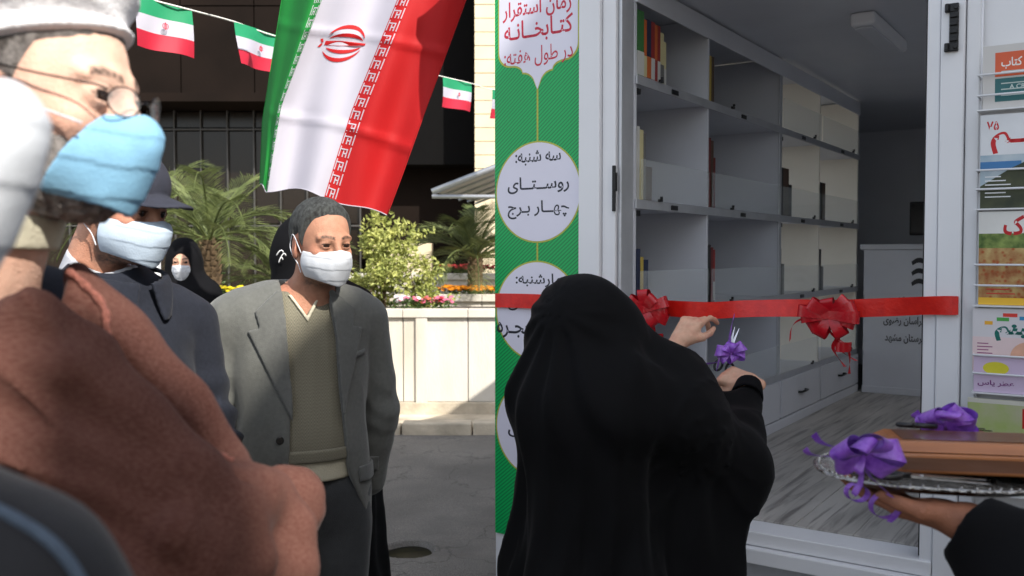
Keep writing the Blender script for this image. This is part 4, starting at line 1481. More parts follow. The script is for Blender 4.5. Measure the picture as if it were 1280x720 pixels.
# glasses
g = MB()
for s in (-1, 1):
    rim = [Vector(hf.fr((.117 - .010 * (abs(s * .033 + .021 * math.cos(a)) / .05) ** 2, s * .033 + .022 * math.cos(a), -.004 + .0145 * math.sin(a)))) for a in [2 * PI * k / 20 for k in range(21)]]
    g.tube(rim, .0009, 5)
    g.tube([Vector(hf.fr(p)) for p in ((.106, s * .056, .004), (.100, s * .066, .006), (.05, s * .077, .008), (.0, s * .083, .012), (-.022, s * .086, .004))], .0011, 6)
g.tube([Vector(hf.fr(p)) for p in ((.116, -.011, -.002), (.119, 0, .002), (.116, .011, -.002))], .001, 5)
gl = g.build('glasses', M_wire, root, True)
M_lens = mat('lens_glass', (1, 1, 1), .02, 0, alpha=.10, spec=1)
for s in (-1, 1):
    lens = [Vector(hf.fr((.1165 - .010 * (abs(s * .033 + .021 * math.cos(a)) / .05) ** 2, s * .033 + .0215 * math.cos(a), -.004 + .014 * math.sin(a)))) for a in [2 * PI * k / 20 for k in range(20)]]
    l2 = [v + Vector(hf.fr((.0014, 0, 0))) - Vector(hf.fr((0, 0, 0))) for v in lens]
    MB().add(lens + l2, [tuple(range(19, -1, -1)), tuple(range(20, 40))] + [(k, (k + 1) % 20, 20 + (k + 1) % 20, 20 + k) for k in range(20)]).build('lens', M_lens, gl)

def L(px, py, Y):
    """pixel to the cleric's own frame"""
    a = at(px, py, Y); return (a.x - ox, a.y - oy, a.z)
def cloak(P):
    sh = L(78, 420, .98); hnd = L(332, 672, .98); el = L(120, 800, .84)
    d = ell(P, (-.08, 0, 1.30), (.15, .18, .25))
    d = smin(d, rc(P, (-.10, .02, 1.46), (-.08, -.155, 1.39), .06, .09), .06)
    d = smin(d, rc(P, (-.10, .0, 1.46), (-.08, .17, 1.40), .06, .09), .06)
    d = smin(d, rc(P, (-.05, -.17, 1.38), el, .10, .10), .08)
    d = smin(d, rc(P, el, hnd, .090, .040), .07)
    d = smin(d, rc(P, (-.02, .20, 1.34), (.12, .20, 1.12), .08, .07), .05)
    d = smin(d, rc(P, (.12, .20, 1.12), (hnd[0] - .01, .04, hnd[2] + .0), .07, .048), .05)
    d = smin(d, rc(P, (0, 0, 1.15), (0, 0, .35), .21, .30), .10)
    # chest line to the collar
    ch = [L(80, 345, .99), L(150, 425, .98), L(220, 510, .975), L(268, 580, .97)]
    d = smin(d, chain(P, ch, [.020, .026, .032, .034], .05), .05)
    d = smin(d, rc(P, L(-20, 440, .94), L(170, 650, .93), .075, .065), .06)
    d = smin(d, rc(P, L(30, 600, .90), L(240, 700, .92), .08, .06), .07)
    # heavy drapes: gathered folds from the shoulder to the clasped hands
    for k_, (a_, b_, r_) in enumerate(((L(20, 400, .86), L(270, 655, .895), .014), (L(10, 470, .84), L(265, 660, .880), .018), (L(0, 560, .83), L(270, 700, .875), .020), (L(-20, 640, .82), L(280, 780, .87), .022))):
        d = smin(d, rc(P, a_, b_, r_ * 1.4, r_), .045)
    # folds: broad drapes running down to the forearm
    q = P - V(*hnd)
    ang = np.arctan2(P[:, 2] - hnd[2] + .05, P[:, 0] - hnd[0] - .1)
    r = np.sqrt((P[:, 0] - hnd[0]) ** 2 + (P[:, 2] - hnd[2]) ** 2)
    ph = ang * 11 + 1.6 * vnoise(P, 4.0)
    ph2 = ang * 23 + 1.1 + 2.4 * vnoise(P, 6.0)
    env = np.clip(r * 3.2, .1, 1) * np.clip((.75 - r) * 3, 0, 1)
    d = d - (.020 * (1 - np.abs(np.sin(ph))) ** 2.2 + .010 * (1 - np.abs(np.sin(ph2))) ** 2.5) * env * np.clip(.75 + 1.2 * vnoise(P, 7), .1, 1.3) + .005 * env
    d = d + wrinkles(P, .007, 9, (1, 1, .8)) + wrinkles(P @ rotm(0, .8, 0), .004, 20, (.4, 1, 1.6)) + .0016 * vnoise(P, 45)
    return d
def snap(p, fn, n=12):
    p = np.array(p, np.float32)
    for _ in range(n):
        d = float(fn(p[None])[0]); e = 2e-3
        g_ = np.array([float(fn((p + V(*(e if k == a else 0 for k in range(3))))[None])[0]) - d for a in range(3)]) / e
        p = p - np.clip(d, -.03, .03) * g_ / (g_ @ g_ + 1e-9)
    return Vector(p)
# creases of the heavy cloth, lying on its surface
CREASE = [[snap(L(px, py, .88), cloak) for px, py in q] for q in (
    ((95, 345), (150, 400), (205, 470), (262, 560), (285, 610)), ((20, 385), (110, 440), (190, 520), (255, 610)),
    ((-10, 470), (90, 520), (180, 590), (262, 660)), ((10, 590), (110, 630), (210, 680), (290, 700)), ((250, 740), (290, 690), (318, 640)), ((200, 740), (260, 700), (300, 660)))]
def cloak2(P):
    d = cloak(P)
    wv = P + .012 * np.stack([vnoise(P, 14), vnoise(P + 3, 14), vnoise(P + 7, 14)], 1)
    for i_, q in enumerate(CREASE):
        n_ = len(q); d = smin(d, chain(wv, q, [.005 + .009 * math.sin(PI * (j + .4) / n_) for j in range(n_)], .02), .022)
    return cloak3(P, d)
def cloak3(P, d):
    nk = on(hf, lambda Q: rc(Q, (.0, 0, -.05), (-.02, 0, -.20), .060, .066))(P)
    d = smax(d, -nk, .015)
    # the sleeve opening creases where the two hands meet
    a, b, c_ = L(300, 578, .93), L(330, 600, .90), L(352, 588, .93)
    d = smax(d, -chain(P, [L(288, 572, .90), L(300, 596, .892), L(312, 622, .89)], [.002, .005, .002], .01), .012)
    d = smin(d, chain(P, [L(306, 600, .945), L(328, 608, .935), L(345, 620, .95)], [.008, .010, .008], .02), .04)
    d = smin(d, chain(P, [L(318, 604, .95), L(340, 612, .96), L(368, 658, .965), L(366, 710, .96), L(352, 780, .96)], [.013, .015, .019, .024, .03], .02), .02)
    return d
sculpt('cloak', cloak2, (-.42, -.42, .30), (.44, .42, 1.62), .0062, M_brown, root, relax=1)
# braid along the front opening
bpts = [L(90, 310, .955), L(135, 362, .935), L(185, 424, .925), L(235, 492, .92), L(285, 552, .925), L(292, 575, .925)]
bp = smooth_pts([snap(p, cloak2) for p in bpts], 10)
bp = [snap(p, cloak2, 12) + Vector((0, -.0015, .001)) for p in bp]
MB().tube(bp, [.0042 + .0008 * math.sin(i * 1.7) for i in range(len(bp))], 8).build('braid', M_braid, root, True)
# dark robe under the cloak
sculpt('robe', lambda P: smin(ell(P, (-.02, .02, 1.40), (.115, .13, .16)), rc(P, (.02, .02, 1.40), (.10, .03, 1.28), .07, .06), .03), (-.2, -.2, 1.2), (.24, .22, 1.6), .006, M_navy, root)
sculpt('collar', lambda P: np.maximum(np.abs(on(hf, lambda Q: rc(Q, (-.02, 0, -.06), (-.05, 0, -.2), .066, .072))(P)) - .004, np.abs(hf.to(P)[:, 2] + .145) - .018), (-.16, -.24, 1.5), (.2, .14, 1.75), .004, M_cream_shirt, root)

# ============================================================ the capped man between them
hc = at(146, 254, 2.02)
root = person((hc.x - .02, hc.y + .04, 0), -28, 'man in a navy cap, white mask and dark coat, partly hidden by the brown cloak')
hf = Fr((.03, -.01, hc.z), yaw=8, pitch=14, sc=1.02)
def ct_(P):
    d = ell(P, (.0, 0, 1.25), (.13, .19, .24))
    d = smin(d, rc(P, (-.01, -.17, 1.41), (-.01, .17, 1.41), .075), .06)
    d = smin(d, rc(P, (-.005, 0, 1.50), (-.015, .14, 1.44), .062, .06), .05)
    d = smin(d, rc(P, (-.005, 0, 1.50), (-.015, -.14, 1.44), .062, .06), .05)
    return smin(d, rc(P, (0, 0, 1.1), (0, 0, .85), .17, .19), .06)
def coat(P):
    d = ct_(P)
    for s in (-1, 1):
        a = chain(P, [(-.01, s * .20, 1.40), (.0, s * .26, 1.13), (.20, s * .16, .98)], [.078, .066, .052], .03)
        el = np.exp(-((P[:, 2] - 1.13) / .13) ** 2)
        a = a + .009 * np.sin((P[:, 2] - .6 * P[:, 0]) * 80 + 4 * vnoise(P, 7)) * el
        d = smin(d, a, .02)
    d = d + wrinkles(P, .006, 9)
    d = smax(d, -on(hf, lambda Q: rc(Q, (-.0, 0, -.05), (-.03, 0, -.22), .066, .072))(P), .01)
    return smax(d, .80 - P[:, 2], .01)
sculpt('body', lambda P: np.minimum(smin(on(hf, lambda Q: smin(head_sdf(Q), neck_sdf(Q, .058, .03), .03))(P), ell(P, (0, 0, 1.24), (.1, .16, .2)), .04), smin(ell(P, (.235, -.10, .955), (.05, .035, .03)), ell(P, (.235, .10, .955), (.05, .035, .03)), .01)), (-.2, -.25, .85), (.32, .25, 1.9), .0045, M_skin, root, col=lambda P: skin_col(hf.to(P), np.array(srgb(180, 130, 106)[:3]), .9))
head_parts(root, hf, M_maskwb, hair_col(.4), hairkw=dict(thick=.007, h=.0035))
sculpt('cap', lambda P: np.minimum(smax(ell(P, (-.010, 0, .045), (.112, .090, .088)), .028 - P[:, 2] + .12 * np.clip(-P[:, 0], 0, 1), .006),
                                   np.maximum(ell(P, (.085, 0, .030), (.088, .074, .032)), np.abs(P[:, 2] - (.040 - 1.2 * P[:, 1] ** 2 * 4 - .10 * (P[:, 0] - .08))) - .0035)),
       (-.14, -.12, -.02), (.21, .12, .16), .0035, M_cap, root, xf=hf.M())
sculpt('coat', coat, (-.28, -.38, .76), (.32, .38, 1.60), .006, M_navy, root)
sculpt('coat_collar', lambda P: np.maximum(np.abs(smin(ct_(P), rc(P, (-.005, 0, 1.44), (.0, 0, 1.53), .088, .074), .03) - .012) - .005, np.maximum(np.maximum(np.abs(P[:, 2] - 1.50 + .35 * P[:, 0]) - .040, np.hypot(P[:, 0] + .0, P[:, 1]) - .118), (.012 + .25 * np.clip(1.52 - P[:, 2], 0, 1) - np.abs(P[:, 1])) * (P[:, 0] > 0) - (P[:, 0] <= 0))), (-.18, -.2, 1.42), (.2, .2, 1.6), .0045, M_navy, root)
M_chk = mat('grey_checked_shirt', srgb(178, 180, 186), .85, .1, 50, .2, 200)
sculpt('shirt_collar', lambda P: np.maximum(np.abs(on(hf, lambda Q: rc(Q, (-.01, 0, -.06), (-.03, 0, -.2), .062, .078))(P)) - .005, np.maximum(np.abs(hf.to(P)[:, 2] + .165 + .25 * hf.to(P)[:, 0]) - .026, -hf.to(P)[:, 0] - .09)), (-.18, -.16, 1.4), (.2, .16, 1.75), .004, M_chk, root)
sculpt('shirt', lambda P: smax(smax(ct_(P) + .012, -on(hf, lambda Q: rc(Q, (-.01, 0, -.05), (-.03, 0, -.19), .060, .060))(P), .008), 1.2 - P[:, 2], .01), (-.2, -.25, 1.15), (.24, .25, 1.62), .005, M_chk, root)
sculpt('trousers', lambda P: np.maximum(legs(P), P[:, 2] - .9), (-.2, -.3, .04), (.2, .3, .95), .012, M_trou, root)
shoes(root)

# ============================================================ nearest man at the left edge, only mask and brow in view
hc = at(-284, 38, .50)
root = person((hc.x, hc.y, 0), 0, 'nearest man, cut by the frame, with white mask and dark coat with slate blue trim')
hf = Fr((.0, 0, hc.z), yaw=4, pitch=6, sc=1.06)
fx, fy = hc.x, hc.y
def L2(px, py, Y):
    a = at(px, py, Y); return (a.x - fx, a.y - fy, a.z)
sculpt('body', lambda P: smin(on(hf, lambda Q: smin(head_sdf(Q), neck_sdf(Q, .058, .04), .03))(P), ell(P, (-.06, 0, 1.3), (.09, .15, .2)), .04), (-.24, -.18, 1.3), (.2, .18, 1.9), .004, M_skin, root, col=lambda P: skin_col(hf.to(P), np.array(srgb(214, 158, 128)[:3]), .5))
head_parts(root, hf, M_maskw, hair_col(.15), hairkw=dict(thick=.010, h=.004))
SHO = [L2(-90, 680, .50), L2(20, 745, .50), L2(90, 850, .50)]
def fcoat(P):
    d = smin(ell(P, (-.17, .02, 1.12), (.13, .18, .24)), rc(P, (-.20, -.06, 1.32), (-.20, .17, 1.32), .075), .06)
    d = smin(d, chain(P, SHO, [.05, .05, .05], .03), .04)
    d = smin(d, rc(P, (-.16, 0, 1.1), (-.1, 0, .7), .17, .19), .06)
    return d + wrinkles(P, .006, 10)
sculpt('coat', fcoat, (-.34, -.3, .6), (.34, .34, 1.5), .008, M_darkcoat, root)
tp = [snap(L2(px, py, .47), fcoat) for px, py in ((-20, 600), (20, 618), (60, 650), (95, 690), (125, 735))]
MB().tube(smooth_pts(tp, 6), .0035, 8).build('trim', M_trim, root, True)
sculpt('trousers', lambda P: np.maximum(legs(P), P[:, 2] - .8), (-.2, -.3, .04), (.2, .3, .85), .014, M_trou, root)
shoes(root)
# ============================================================ the woman in the black chador cutting the ribbon
wy = math.degrees(math.atan2(ey.y, ey.x)) - 12
hc = at(733, 402, 2.30)
root = person((hc.x, hc.y, 0), wy, 'woman in a long black chador seen from behind, cutting the red ribbon with scissors')
RW = Matrix.Rotation(-math.radians(wy), 3, 'Z')
def W(px, py, Y):
    a = at(px, py, Y) - Vector((hc.x, hc.y, 0)); return tuple(RW @ a)
hz = hc.z
cH = W(733, 404, 2.30)
lh = W(849, 427, 2.83); rh = W(937, 478, 2.74)
rel = W(915, 590, 2.36); lel = W(720, 560, 2.62)
lsh = W(665, 520, 2.42); rsh = W(850, 520, 2.25)
handL = hand_frame(lh, Vector(W(880, 380, 2.90)) - Vector(lh), RW @ Vector((-.65, -.75, .35)))
handR = hand_frame(rh, Vector(W(885, 462, 2.86)) - Vector(rh), RW @ Vector((.15, -.75, .6)))
curL = [(26, 34, 18), (40, 46, 26), (48, 52, 30), (54, 52, 30)]
thL = [(.052, .047, -.024), (.086, .048, -.044), (.118, .038, -.060)]
curR = [(58, 70, 40), (68, 75, 45), (72, 75, 45), (74, 75, 45)]
thR = [(.048, .040, -.024), (.078, .034, -.030), (.100, .020, -.034)]
def hands(P):
    m = np.full(len(P), 1.0, np.float32)
    a = on(handL, lambda Q: hand_sdf(Q, curL, thL, -1, spread=(8, 2, -4, -10)))(P)
    b = on(handR, lambda Q: hand_sdf(Q, curR, thR, 1))(P)
    return np.minimum(a, b)
def wbody(P):
    d = on(Fr(cH, yaw=-20, pitch=22), head_base)(P)
    d = smin(d, rc(P, (cH[0] - .03, cH[1], cH[2] - .05), (0, 0, 1.26), .05, .06), .04)
    d = smin(d, ell(P, (-.02, 0, 1.1), (.10, .15, .22)), .05)
    d = smin(d, rc(P, (-.02, 0, 1.0), (-.02, 0, .6), .14, .13), .05)
    d = smin(d, chain(P, [lsh, lel, lh], [.05, .04, .026], .03), .03)
    d = smin(d, chain(P, [rsh, rel, rh], [.05, .04, .026], .03), .03)
    return smin(d, hands(P), .012)
def wcol(P):
    c = np.tile(np.array(srgb(214, 168, 142)[:3]), (len(P), 1)).astype(np.float32)
    k = np.clip(vnoise(P, 45) + .5 * vnoise(P, 120), -.5, .6)[:, None]
    c = c * (1 + k * np.array([.10, .28, .30]))
    for f_, cu, sd in ((handL, curL, -1), (handR, curR, 1)):
        Q = f_.to(P) * V(1, sd, 1)
        dors = (Q[:, 2] > .006) & (Q[:, 0] > -.02) & (Q[:, 0] < .1)
        kn = np.zeros(len(P))
        for (y, *_r) in FING: kn += np.exp(-(((Q[:, 0] - .088) / .010) ** 2 + ((Q[:, 1] - y) / .008) ** 2)) * (Q[:, 2] > .004)
        c = c * (1 - .25 * np.clip(kn, 0, 1)[:, None] * np.array([.2, 1, 1]))
    return c
xs = [lh, rh, rel, lel, cH, lsh, rsh]
lo = [min(p[a] for p in xs) - .22 for a in range(3)]; hi = [max(p[a] for p in xs) + .22 for a in range(3)]
lo[2] = .95
sculpt('body', wbody, lo, hi, .0024, M_skin, root, col=wcol)
# nails
for f_, cu, sd, th in ((handL, curL, -1, thL), (handR, curR, 1, thR)):
    pass
def chador(P):
    z = P[:, 2]
    d = ell(P, (cH[0] - .012, cH[1] + .0, cH[2] - .005), (.128, .108, .128), rotm(0, .35, 0))
    d = smin(d, rc(P, (cH[0] - .03, cH[1], cH[2] - .04), (-.05, 0, 1.22), .105, .135), .09)
    d = smin(d, rc(P, (-.04, .035, 1.24), (-.03, -.13, 1.22), .095, .105), .10)
    d = smin(d, rc(P, (-.04, -.045, 1.15), (-.03, -.06, .70), .155, .18), .12)
    d = smin(d, rc(P, (-.03, -.05, .7), (-.03, -.06, .02), .19, .29), .10)
    re2 = W(915, 590, 2.36)
    d = smin(d, rc(P, rsh, re2, .10, .075), .10)
    d = smin(d, rc(P, re2, W(937, 500, 2.68), .078, .038), .06)
    # cloth stretched from the hood to the right wrist and over the left forearm
    d = smin(d, rc(P, W(765, 410, 2.36), W(846, 484, 2.62), .062, .036), .07)
    d = smin(d, rc(P, W(846, 484, 2.62), W(915, 508, 2.66), .036, .034), .05)
    d = smin(d, rc(P, W(846, 484, 2.62), W(840, 462, 2.74), .036, .032), .04)
    d = smin(d, rc(P, W(850, 540, 2.42), W(905, 545, 2.50), .09, .06), .08)
    d = smin(d, rc(P, W(910, 590, 2.36), W(860, 800, 2.36), .085, .12), .09)
    d = smin(d, rc(P, W(840, 480, 2.36), W(830, 760, 2.32), .09, .15), .10)
    d = smin(d, rc(P, W(760, 430, 2.32), W(870, 560, 2.48), .08, .06), .08)
    d = smin(d, rc(P, W(705, 500, 2.34), W(685, 700, 2.34), .07, .09), .09)
    # folds hang from the head and the right elbow
    a = np.arctan2(P[:, 1], -P[:, 0] + .02)
    low = np.clip((1.30 - z) / .5, 0, 1)
    d = d + low * (.015 * np.sin(a * 7 + 1.3 * np.sin(z * 4) + 2.6 * vnoise(P, 2.6)) + .006 * np.sin(a * 17 + z * 7 + 3 * vnoise(P, 4)))
    h0 = np.array(W(755, 380, 2.3)); q = P - V(*h0); 
    bb = np.arctan2(q[:, 2], q[:, 1])
    up = np.clip((z - 1.0) / .25, 0, 1)
    rr = np.linalg.norm(q, axis=1)
    d = d + up * np.clip((rr - .10) * 4, 0, 1) * (.011 * np.sin(bb * 15 + 3 * vnoise(P, 4)))
    e0 = P - V(*W(955, 560, 2.4))
    ea = np.arctan2(e0[:, 2] + .15 * e0[:, 0], e0[:, 1]); er = np.linalg.norm(e0, axis=1)
    d = d - .009 * (1 - np.abs(np.sin(ea * 8 + 3 * vnoise(P, 4)))) ** 3 * np.clip(er * 5 - .3, 0, 1) * np.clip((.62 - er) * 3, 0, 1)
    d = d - low * .008 * (1 - np.abs(np.sin(a * 9 + 2 + 4 * vnoise(P * V(1, 1, .35), 4)))) ** 3
    d = d + wrinkles(P, .003, 12, (1, 1, .4))
    return d
def chador_open(P):
    d = chador(P)
    # the hood is open at the face; the wrists come out
    d = smax(d, -ell(P, (cH[0] + .10, cH[1], cH[2] - .03), (.09, .07, .095)), .012)
    for w_, f_ in ((lh, handL), (rh, handR)):
        d = smax(d, -on(f_, lambda Q: rc(Q, (-.055, 0, 0), (.10, 0, 0), .030, .08))(P), .006)
    return np.maximum(d, .012 - P[:, 2])
sculpt('chador', chador_open, (-.55, -.78, 0), (.62, .55, 1.72), .0085, M_blackc, root)
cf = MB()
re_ = W(915, 590, 2.36)
fa = (V(*rh) - V(*re_)); fa = fa / np.linalg.norm(fa)
fa2 = (V(*rh) - .08 * fa, V(*rh) - .022 * fa)
def cuff(P):
    t_ = (P - V(*rh)) @ fa
    return np.maximum(np.abs(rc(P, fa2[0], fa2[1], .044, .036)) - .0035, np.maximum(-.085 - t_, t_ + .018))
sculpt('cuff', cuff, [rh[0] - .16, rh[1] - .16, rh[2] - .16], [rh[0] + .16, rh[1] + .16, rh[2] + .16], .003, M_blackh, root)

# scissors with a purple bow in her hand
M_steel = mat('steel', srgb(190, 190, 192), .22, .05, metal=1)
M_blackp = mat('black_plastic', srgb(22, 22, 24), .35)
M_purple = mat('purple_satin_ribbon', srgb(140, 72, 206), .25, .2, 60, .3, 200, spec=.8, sheen=.2, col2=srgb(176, 112, 232), trl=.15)
def scissors(loc, d, up, label, scale=1.0):
    """d: from the rings to the points"""
    f = hand_frame((0, 0, 0), d, up)
    M = Matrix([[float(f.R[i][j]) * scale for j in range(3)] for i in range(3)]).to_4x4()
    o = empty('scissors', loc, 0, label, 'scissors')
    for s in (-1, 1):
        sw = s * math.radians(5)
        T = M @ Matrix.Translation((0, 0, s * .0012)) @ Matrix.Rotation(sw, 4, 'Z')
        MB().prism([(-.02, -.006), (.0, -.008), (.095, -.0015), (.098, .0), (.0, .008), (-.02, .006)][::s], -.001, .001, M=T).build('blade', M_steel, o)
        c0 = (-.060, -s * .016)
        ring = [T @ Vector((c0[0] + .020 * math.cos(a), c0[1] * 1.0 + .013 * math.sin(a), 0)) for a in [2 * PI * k / 18 for k in range(19)]]
        MB().tube(ring, .004, 8, caps=False).tube([T @ Vector((-.018, 0, 0)), T @ Vector((-.042, -s * .010, 0))], .0042, 8).build('handle', M_blackp, o, True)
    MB().tube([M @ Vector((0, 0, -.003)), M @ Vector((0, 0, .003))], .004, 10).build('pivot', M_steel, o)
    return o
def bow(name, loc, axis, up, size, w, m, loops, tails, label, parent=None, seed=1, cat='bow', sq=.72):
    """loops: list of (angle, length, lift); tails: list of point lists in the (axis, up, out) frame"""
    R_ = random.Random(seed)
    a = Vector(axis).normalized(); u = Vector(up); u = (u - a * u.dot(a)).normalized(); o_ = a.cross(u)
    o = empty(name, loc, 0, label, cat)
    if parent is not None: o.parent = parent
    for ang, ln, lift, tw in loops:
        d = (a * math.cos(ang) + u * math.sin(ang)); n_ = (-a * math.sin(ang) + u * math.cos(ang))
        ta_ = R_.choice((-1, 1)) * R_.uniform(.7, 1.25)
        o0, n0 = o_, n_
        o2 = o0 * math.cos(ta_) + n0 * math.sin(ta_); n_ = n0 * math.cos(ta_) - o0 * math.sin(ta_)
        pts, sd = [], []
        for k in range(15):
            t = k / 14; th = (t - .5) * 2 * PI * .80
            r = ln * (.5 + .5 * math.cos(th * .58))
            wv = math.sin(th) * ln * .36
            p = d * (ln * (1 - abs(2 * t - 1) ** 1.7)) + n_ * wv + o_ * (lift * math.sin(PI * t))
            pts.append(p); sd.append(o2 * math.cos(tw * (t - .5)) + d * math.sin(tw * (t - .5)) * .5)
        pts = [a * p.dot(a) + u * (p.dot(u) * sq) + o_ * p.dot(o_) for p in pts]
        MB().strip(pts, sd, [w * (.35 + .65 * math.sin(PI * k / 14) ** .5) for k in range(15)], 0, .0005).build('loop', m, o, True)
    for tp_ in tails:
        pts = smooth_pts([a * p[0] + u * p[1] + o_ * p[2] for p in tp_['p']], 6)
        n = len(pts)
        sd = [o_ * math.cos(tp_.get('tw', 1.0) * i / n) + u * math.sin(tp_.get('tw', 1.0) * i / n) + a * .3 for i in range(n)]
        MB().strip(pts, sd, [w * tp_.get('w', .7)] * n, 0, .0004).build('tail', m, o, True)
    MB().tube([o_ * (-w * .4), o_ * (w * .4)], w * .28, 10).build('knot', m, o, True)
    return o
sc_d = at(921, 400, 2.90) - at(898, 470, 2.86)
sc_loc = at(905, 458, 2.85)
scissors(at(911, 440, 2.855), sc_d, Vector((-.3, -1, .2)), 'steel scissors with black handles held by the woman at the ribbon', .85)
LP = [(a_, l_, .012, t_) for a_, l_, t_ in ((.5, .05, .8), (1.3, .045, -.6), (2.6, .05, .7), (3.6, .042, -.9), (-.5, .048, .9), (-1.4, .04, .4), (2.0, .04, 1.2))]
bow('bow', at(912, 440, 2.83), (1, 0, .2), (0, -.2, 1), .05, .036, M_purple, LP,
    [dict(p=[(0, 0, 0), (-.04, -.02, .01), (-.085, -.022, 0)], w=.35), dict(p=[(0, 0, 0), (.005, .05, .01), (.02, .09, 0), (.028, .115, .01)], w=.5, tw=2), dict(p=[(0, 0, 0), (-.03, .01, .02), (-.05, -.04, .02)], w=.5)],
    'purple satin bow tied on the scissors the woman holds')

# ============================================================ ribbon across the doorway
M_rib = mat('red_satin_ribbon', srgb(222, 26, 20), .35, .10, 30, .12, 120, spec=.6, col2=srgb(236, 40, 26), trl=.15)
M_ribd = mat('crimson_pull_bow', srgb(196, 20, 34), .25, .15, 30, .1, 120, spec=.7, trl=.2)
rp = []
for px, py, y in ((619, 375.5, -.012), (648, 376, -.012), (700, 378, -.045), (760, 380, -.06), (816, 384, -.07), (860, 387, -.09), (893, 388, -.10), (930, 386, -.09), (990, 385, -.07), (1040, 386, -.065), (1110, 384, -.06), (1160, 382, -.050), (1196, 382, -.047)):
    rp.append(glob(onwall(px, py, y)))
pts = smooth_pts(rp, 5); n = len(pts)
sd = [Vector((0, 0, 1)) + ey * (.14 * math.sin(i * .21) + .10 * math.sin(i * .55)) for i in range(n)]
rb = MB().strip(pts, sd, .054, 0, .0005).build('ribbon', M_rib, None, True)
tag(rb, 'long red satin ribbon stretched across the doorway and banner', 'ribbon')
MB().box((-.012, -.0, -.026), (.004, .003, .026)).build('end_tape', M_rib, None)
tpe = bpy.data.objects['end_tape']; tpe.location = glob(onwall(1196, 382, -.052)); tpe.rotation_euler = (0, 0, TR); tpe.parent = rb
def pullbow(loc, label, seed, sz=1.12):
    Rr = random.Random(seed)
    o = empty('bow', loc, 0, label, 'bow')
    ax = ex; out = -ey
    for k in range(11):
        ang = -2.9 + k * (5.8 / 10) + Rr.uniform(-.12, .12)
        ln = (.088 - .022 * abs(math.sin(ang))) * Rr.uniform(.85, 1.1) * sz
        d = ax * math.cos(ang) * 1.05 + Vector((0, 0, 1)) * math.sin(ang) * .62 + out * Rr.uniform(.1, .5)
        d.normalize(); s_ = d.cross(out).normalized()
        n_ = s_.cross(d).normalized()
        P_, S_, = [], []
        for j in range(15):
            t = j / 14
            P_.append(d * (ln * math.sin(PI * t) ** .75 * (1 if t < .5 else .93)) + n_ * (ln * .33 * math.cos(PI * t)) + out * .01)
            S_.append(s_)
        # crisp folded loops
        MB().strip(P_, S_, [.034 * sz * (.6 + .4 * math.sin(PI * j / 14)) for j in range(15)], 0, .0005).build('loop', M_ribd, o, True)
    for k in range(3):
        q = [Vector((0, 0, 0)) + out * .02, ax * Rr.uniform(-.01, .03) + Vector((0, 0, -.05)) + out * .03, ax * Rr.uniform(.0, .05) + Vector((0, 0, -.10)) + out * .02, ax * Rr.uniform(.03, .07) + Vector((0, 0, -.135 - .02 * k))]
        MB().strip(smooth_pts(q, 5), [ax * math.cos(j * .35) + out * math.sin(j * .35) for j in range(16)], .012, 0, .0004).build('tail', M_ribd, o, True)
    q = [ax * -.03, ax * -.10 + Vector((0, 0, -.02)), ax * -.125 + Vector((0, 0, -.045)), ax * -.13 + Vector((0, 0, -.085))]
    MB().strip(smooth_pts(q, 5), Vector((0, 0, 1)) + ax * .5, .010, 0, .0004).build('tail', M_ribd, o, True)
    q = []
    for j in range(30):
        a_ = j * .75
        q.append(ax * (.035 + .022 * math.cos(a_)) + Vector((0, 0, -.085 - .0006 * j)) + out * (.02 + .02 * math.sin(a_)))
    MB().strip(q, Vector((0, 0, 1)) + ax * .2, .014, 0, .0004).build('curl', M_ribd, o, True)
    return o
pullbow(glob(onwall(1042, 393, -.085)), 'crimson pull bow on the ribbon in front of the far shelves', 3)
pullbow(glob(onwall(812, 386, -.10)), 'crimson pull bow on the ribbon just behind the black hood', 8)

# ============================================================ person with the tray at the right edge
root = person((1.06, 1.30, 0), 165, 'person in black at the right edge holding out the silver tray')
RT = Matrix.Rotation(-math.radians(165), 3, 'Z')
def T_(px, py, Y):
    a = at(px, py, Y) - Vector((1.06, 1.30, 0)); return tuple(RT @ a)
t_w = T_(1212, 655, 1.25)
hT = hand_frame(t_w, Vector(T_(1118, 628, 1.33)) - Vector(t_w), Vector(RT @ Vector((.05, -.25, -1))))
hT2w = T_(1215, 556, 1.55)
hT2 = hand_frame(hT2w, Vector(T_(1165, 552, 1.50)) - Vector(hT2w), Vector(RT @ Vector((0, .35, 1))))
elT = T_(1330, 760, 1.16); shT = T_(1420, 560, 1.2); elT2 = T_(1420, 640, 1.6)
def tbody(P):
    a = on(hT, lambda Q: hand_sdf(Q, [(8, 12, 8), (6, 10, 8), (8, 12, 8), (12, 14, 10)], [(.045, .050, -.008), (.072, .064, -.012), (.095, .070, -.016)], -1))(P)
    b = on(hT2, lambda Q: hand_sdf(Q, [(20, 25, 15), (22, 25, 15), (24, 25, 15), (26, 25, 15)], [(.045, .046, -.014), (.070, .050, -.022), (.090, .046, -.028)], -1))(P)
    d = np.minimum(a, b)
    d = smin(d, chain(P, [t_w, elT], [.028, .04], .02), .015)
    d = smin(d, chain(P, [hT2w, elT2], [.026, .04], .02), .015)
    d = smin(d, chain(P, [elT, (0, -.15, 1.36)], [.04, .05], .02), .02)
    d = smin(d, chain(P, [elT2, (0, .15, 1.36)], [.04, .05], .02), .02)
    d = smin(d, rc(P, (0, -.12, 1.36), (0, .12, 1.36), .05), .04)
    d = smin(d, rc(P, (0, 0, 1.4), (.01, 0, 1.52), .05), .03)
    return smin(d, on(Fr((.02, 0, 1.56), pitch=10), head_sdf)(P), .02)
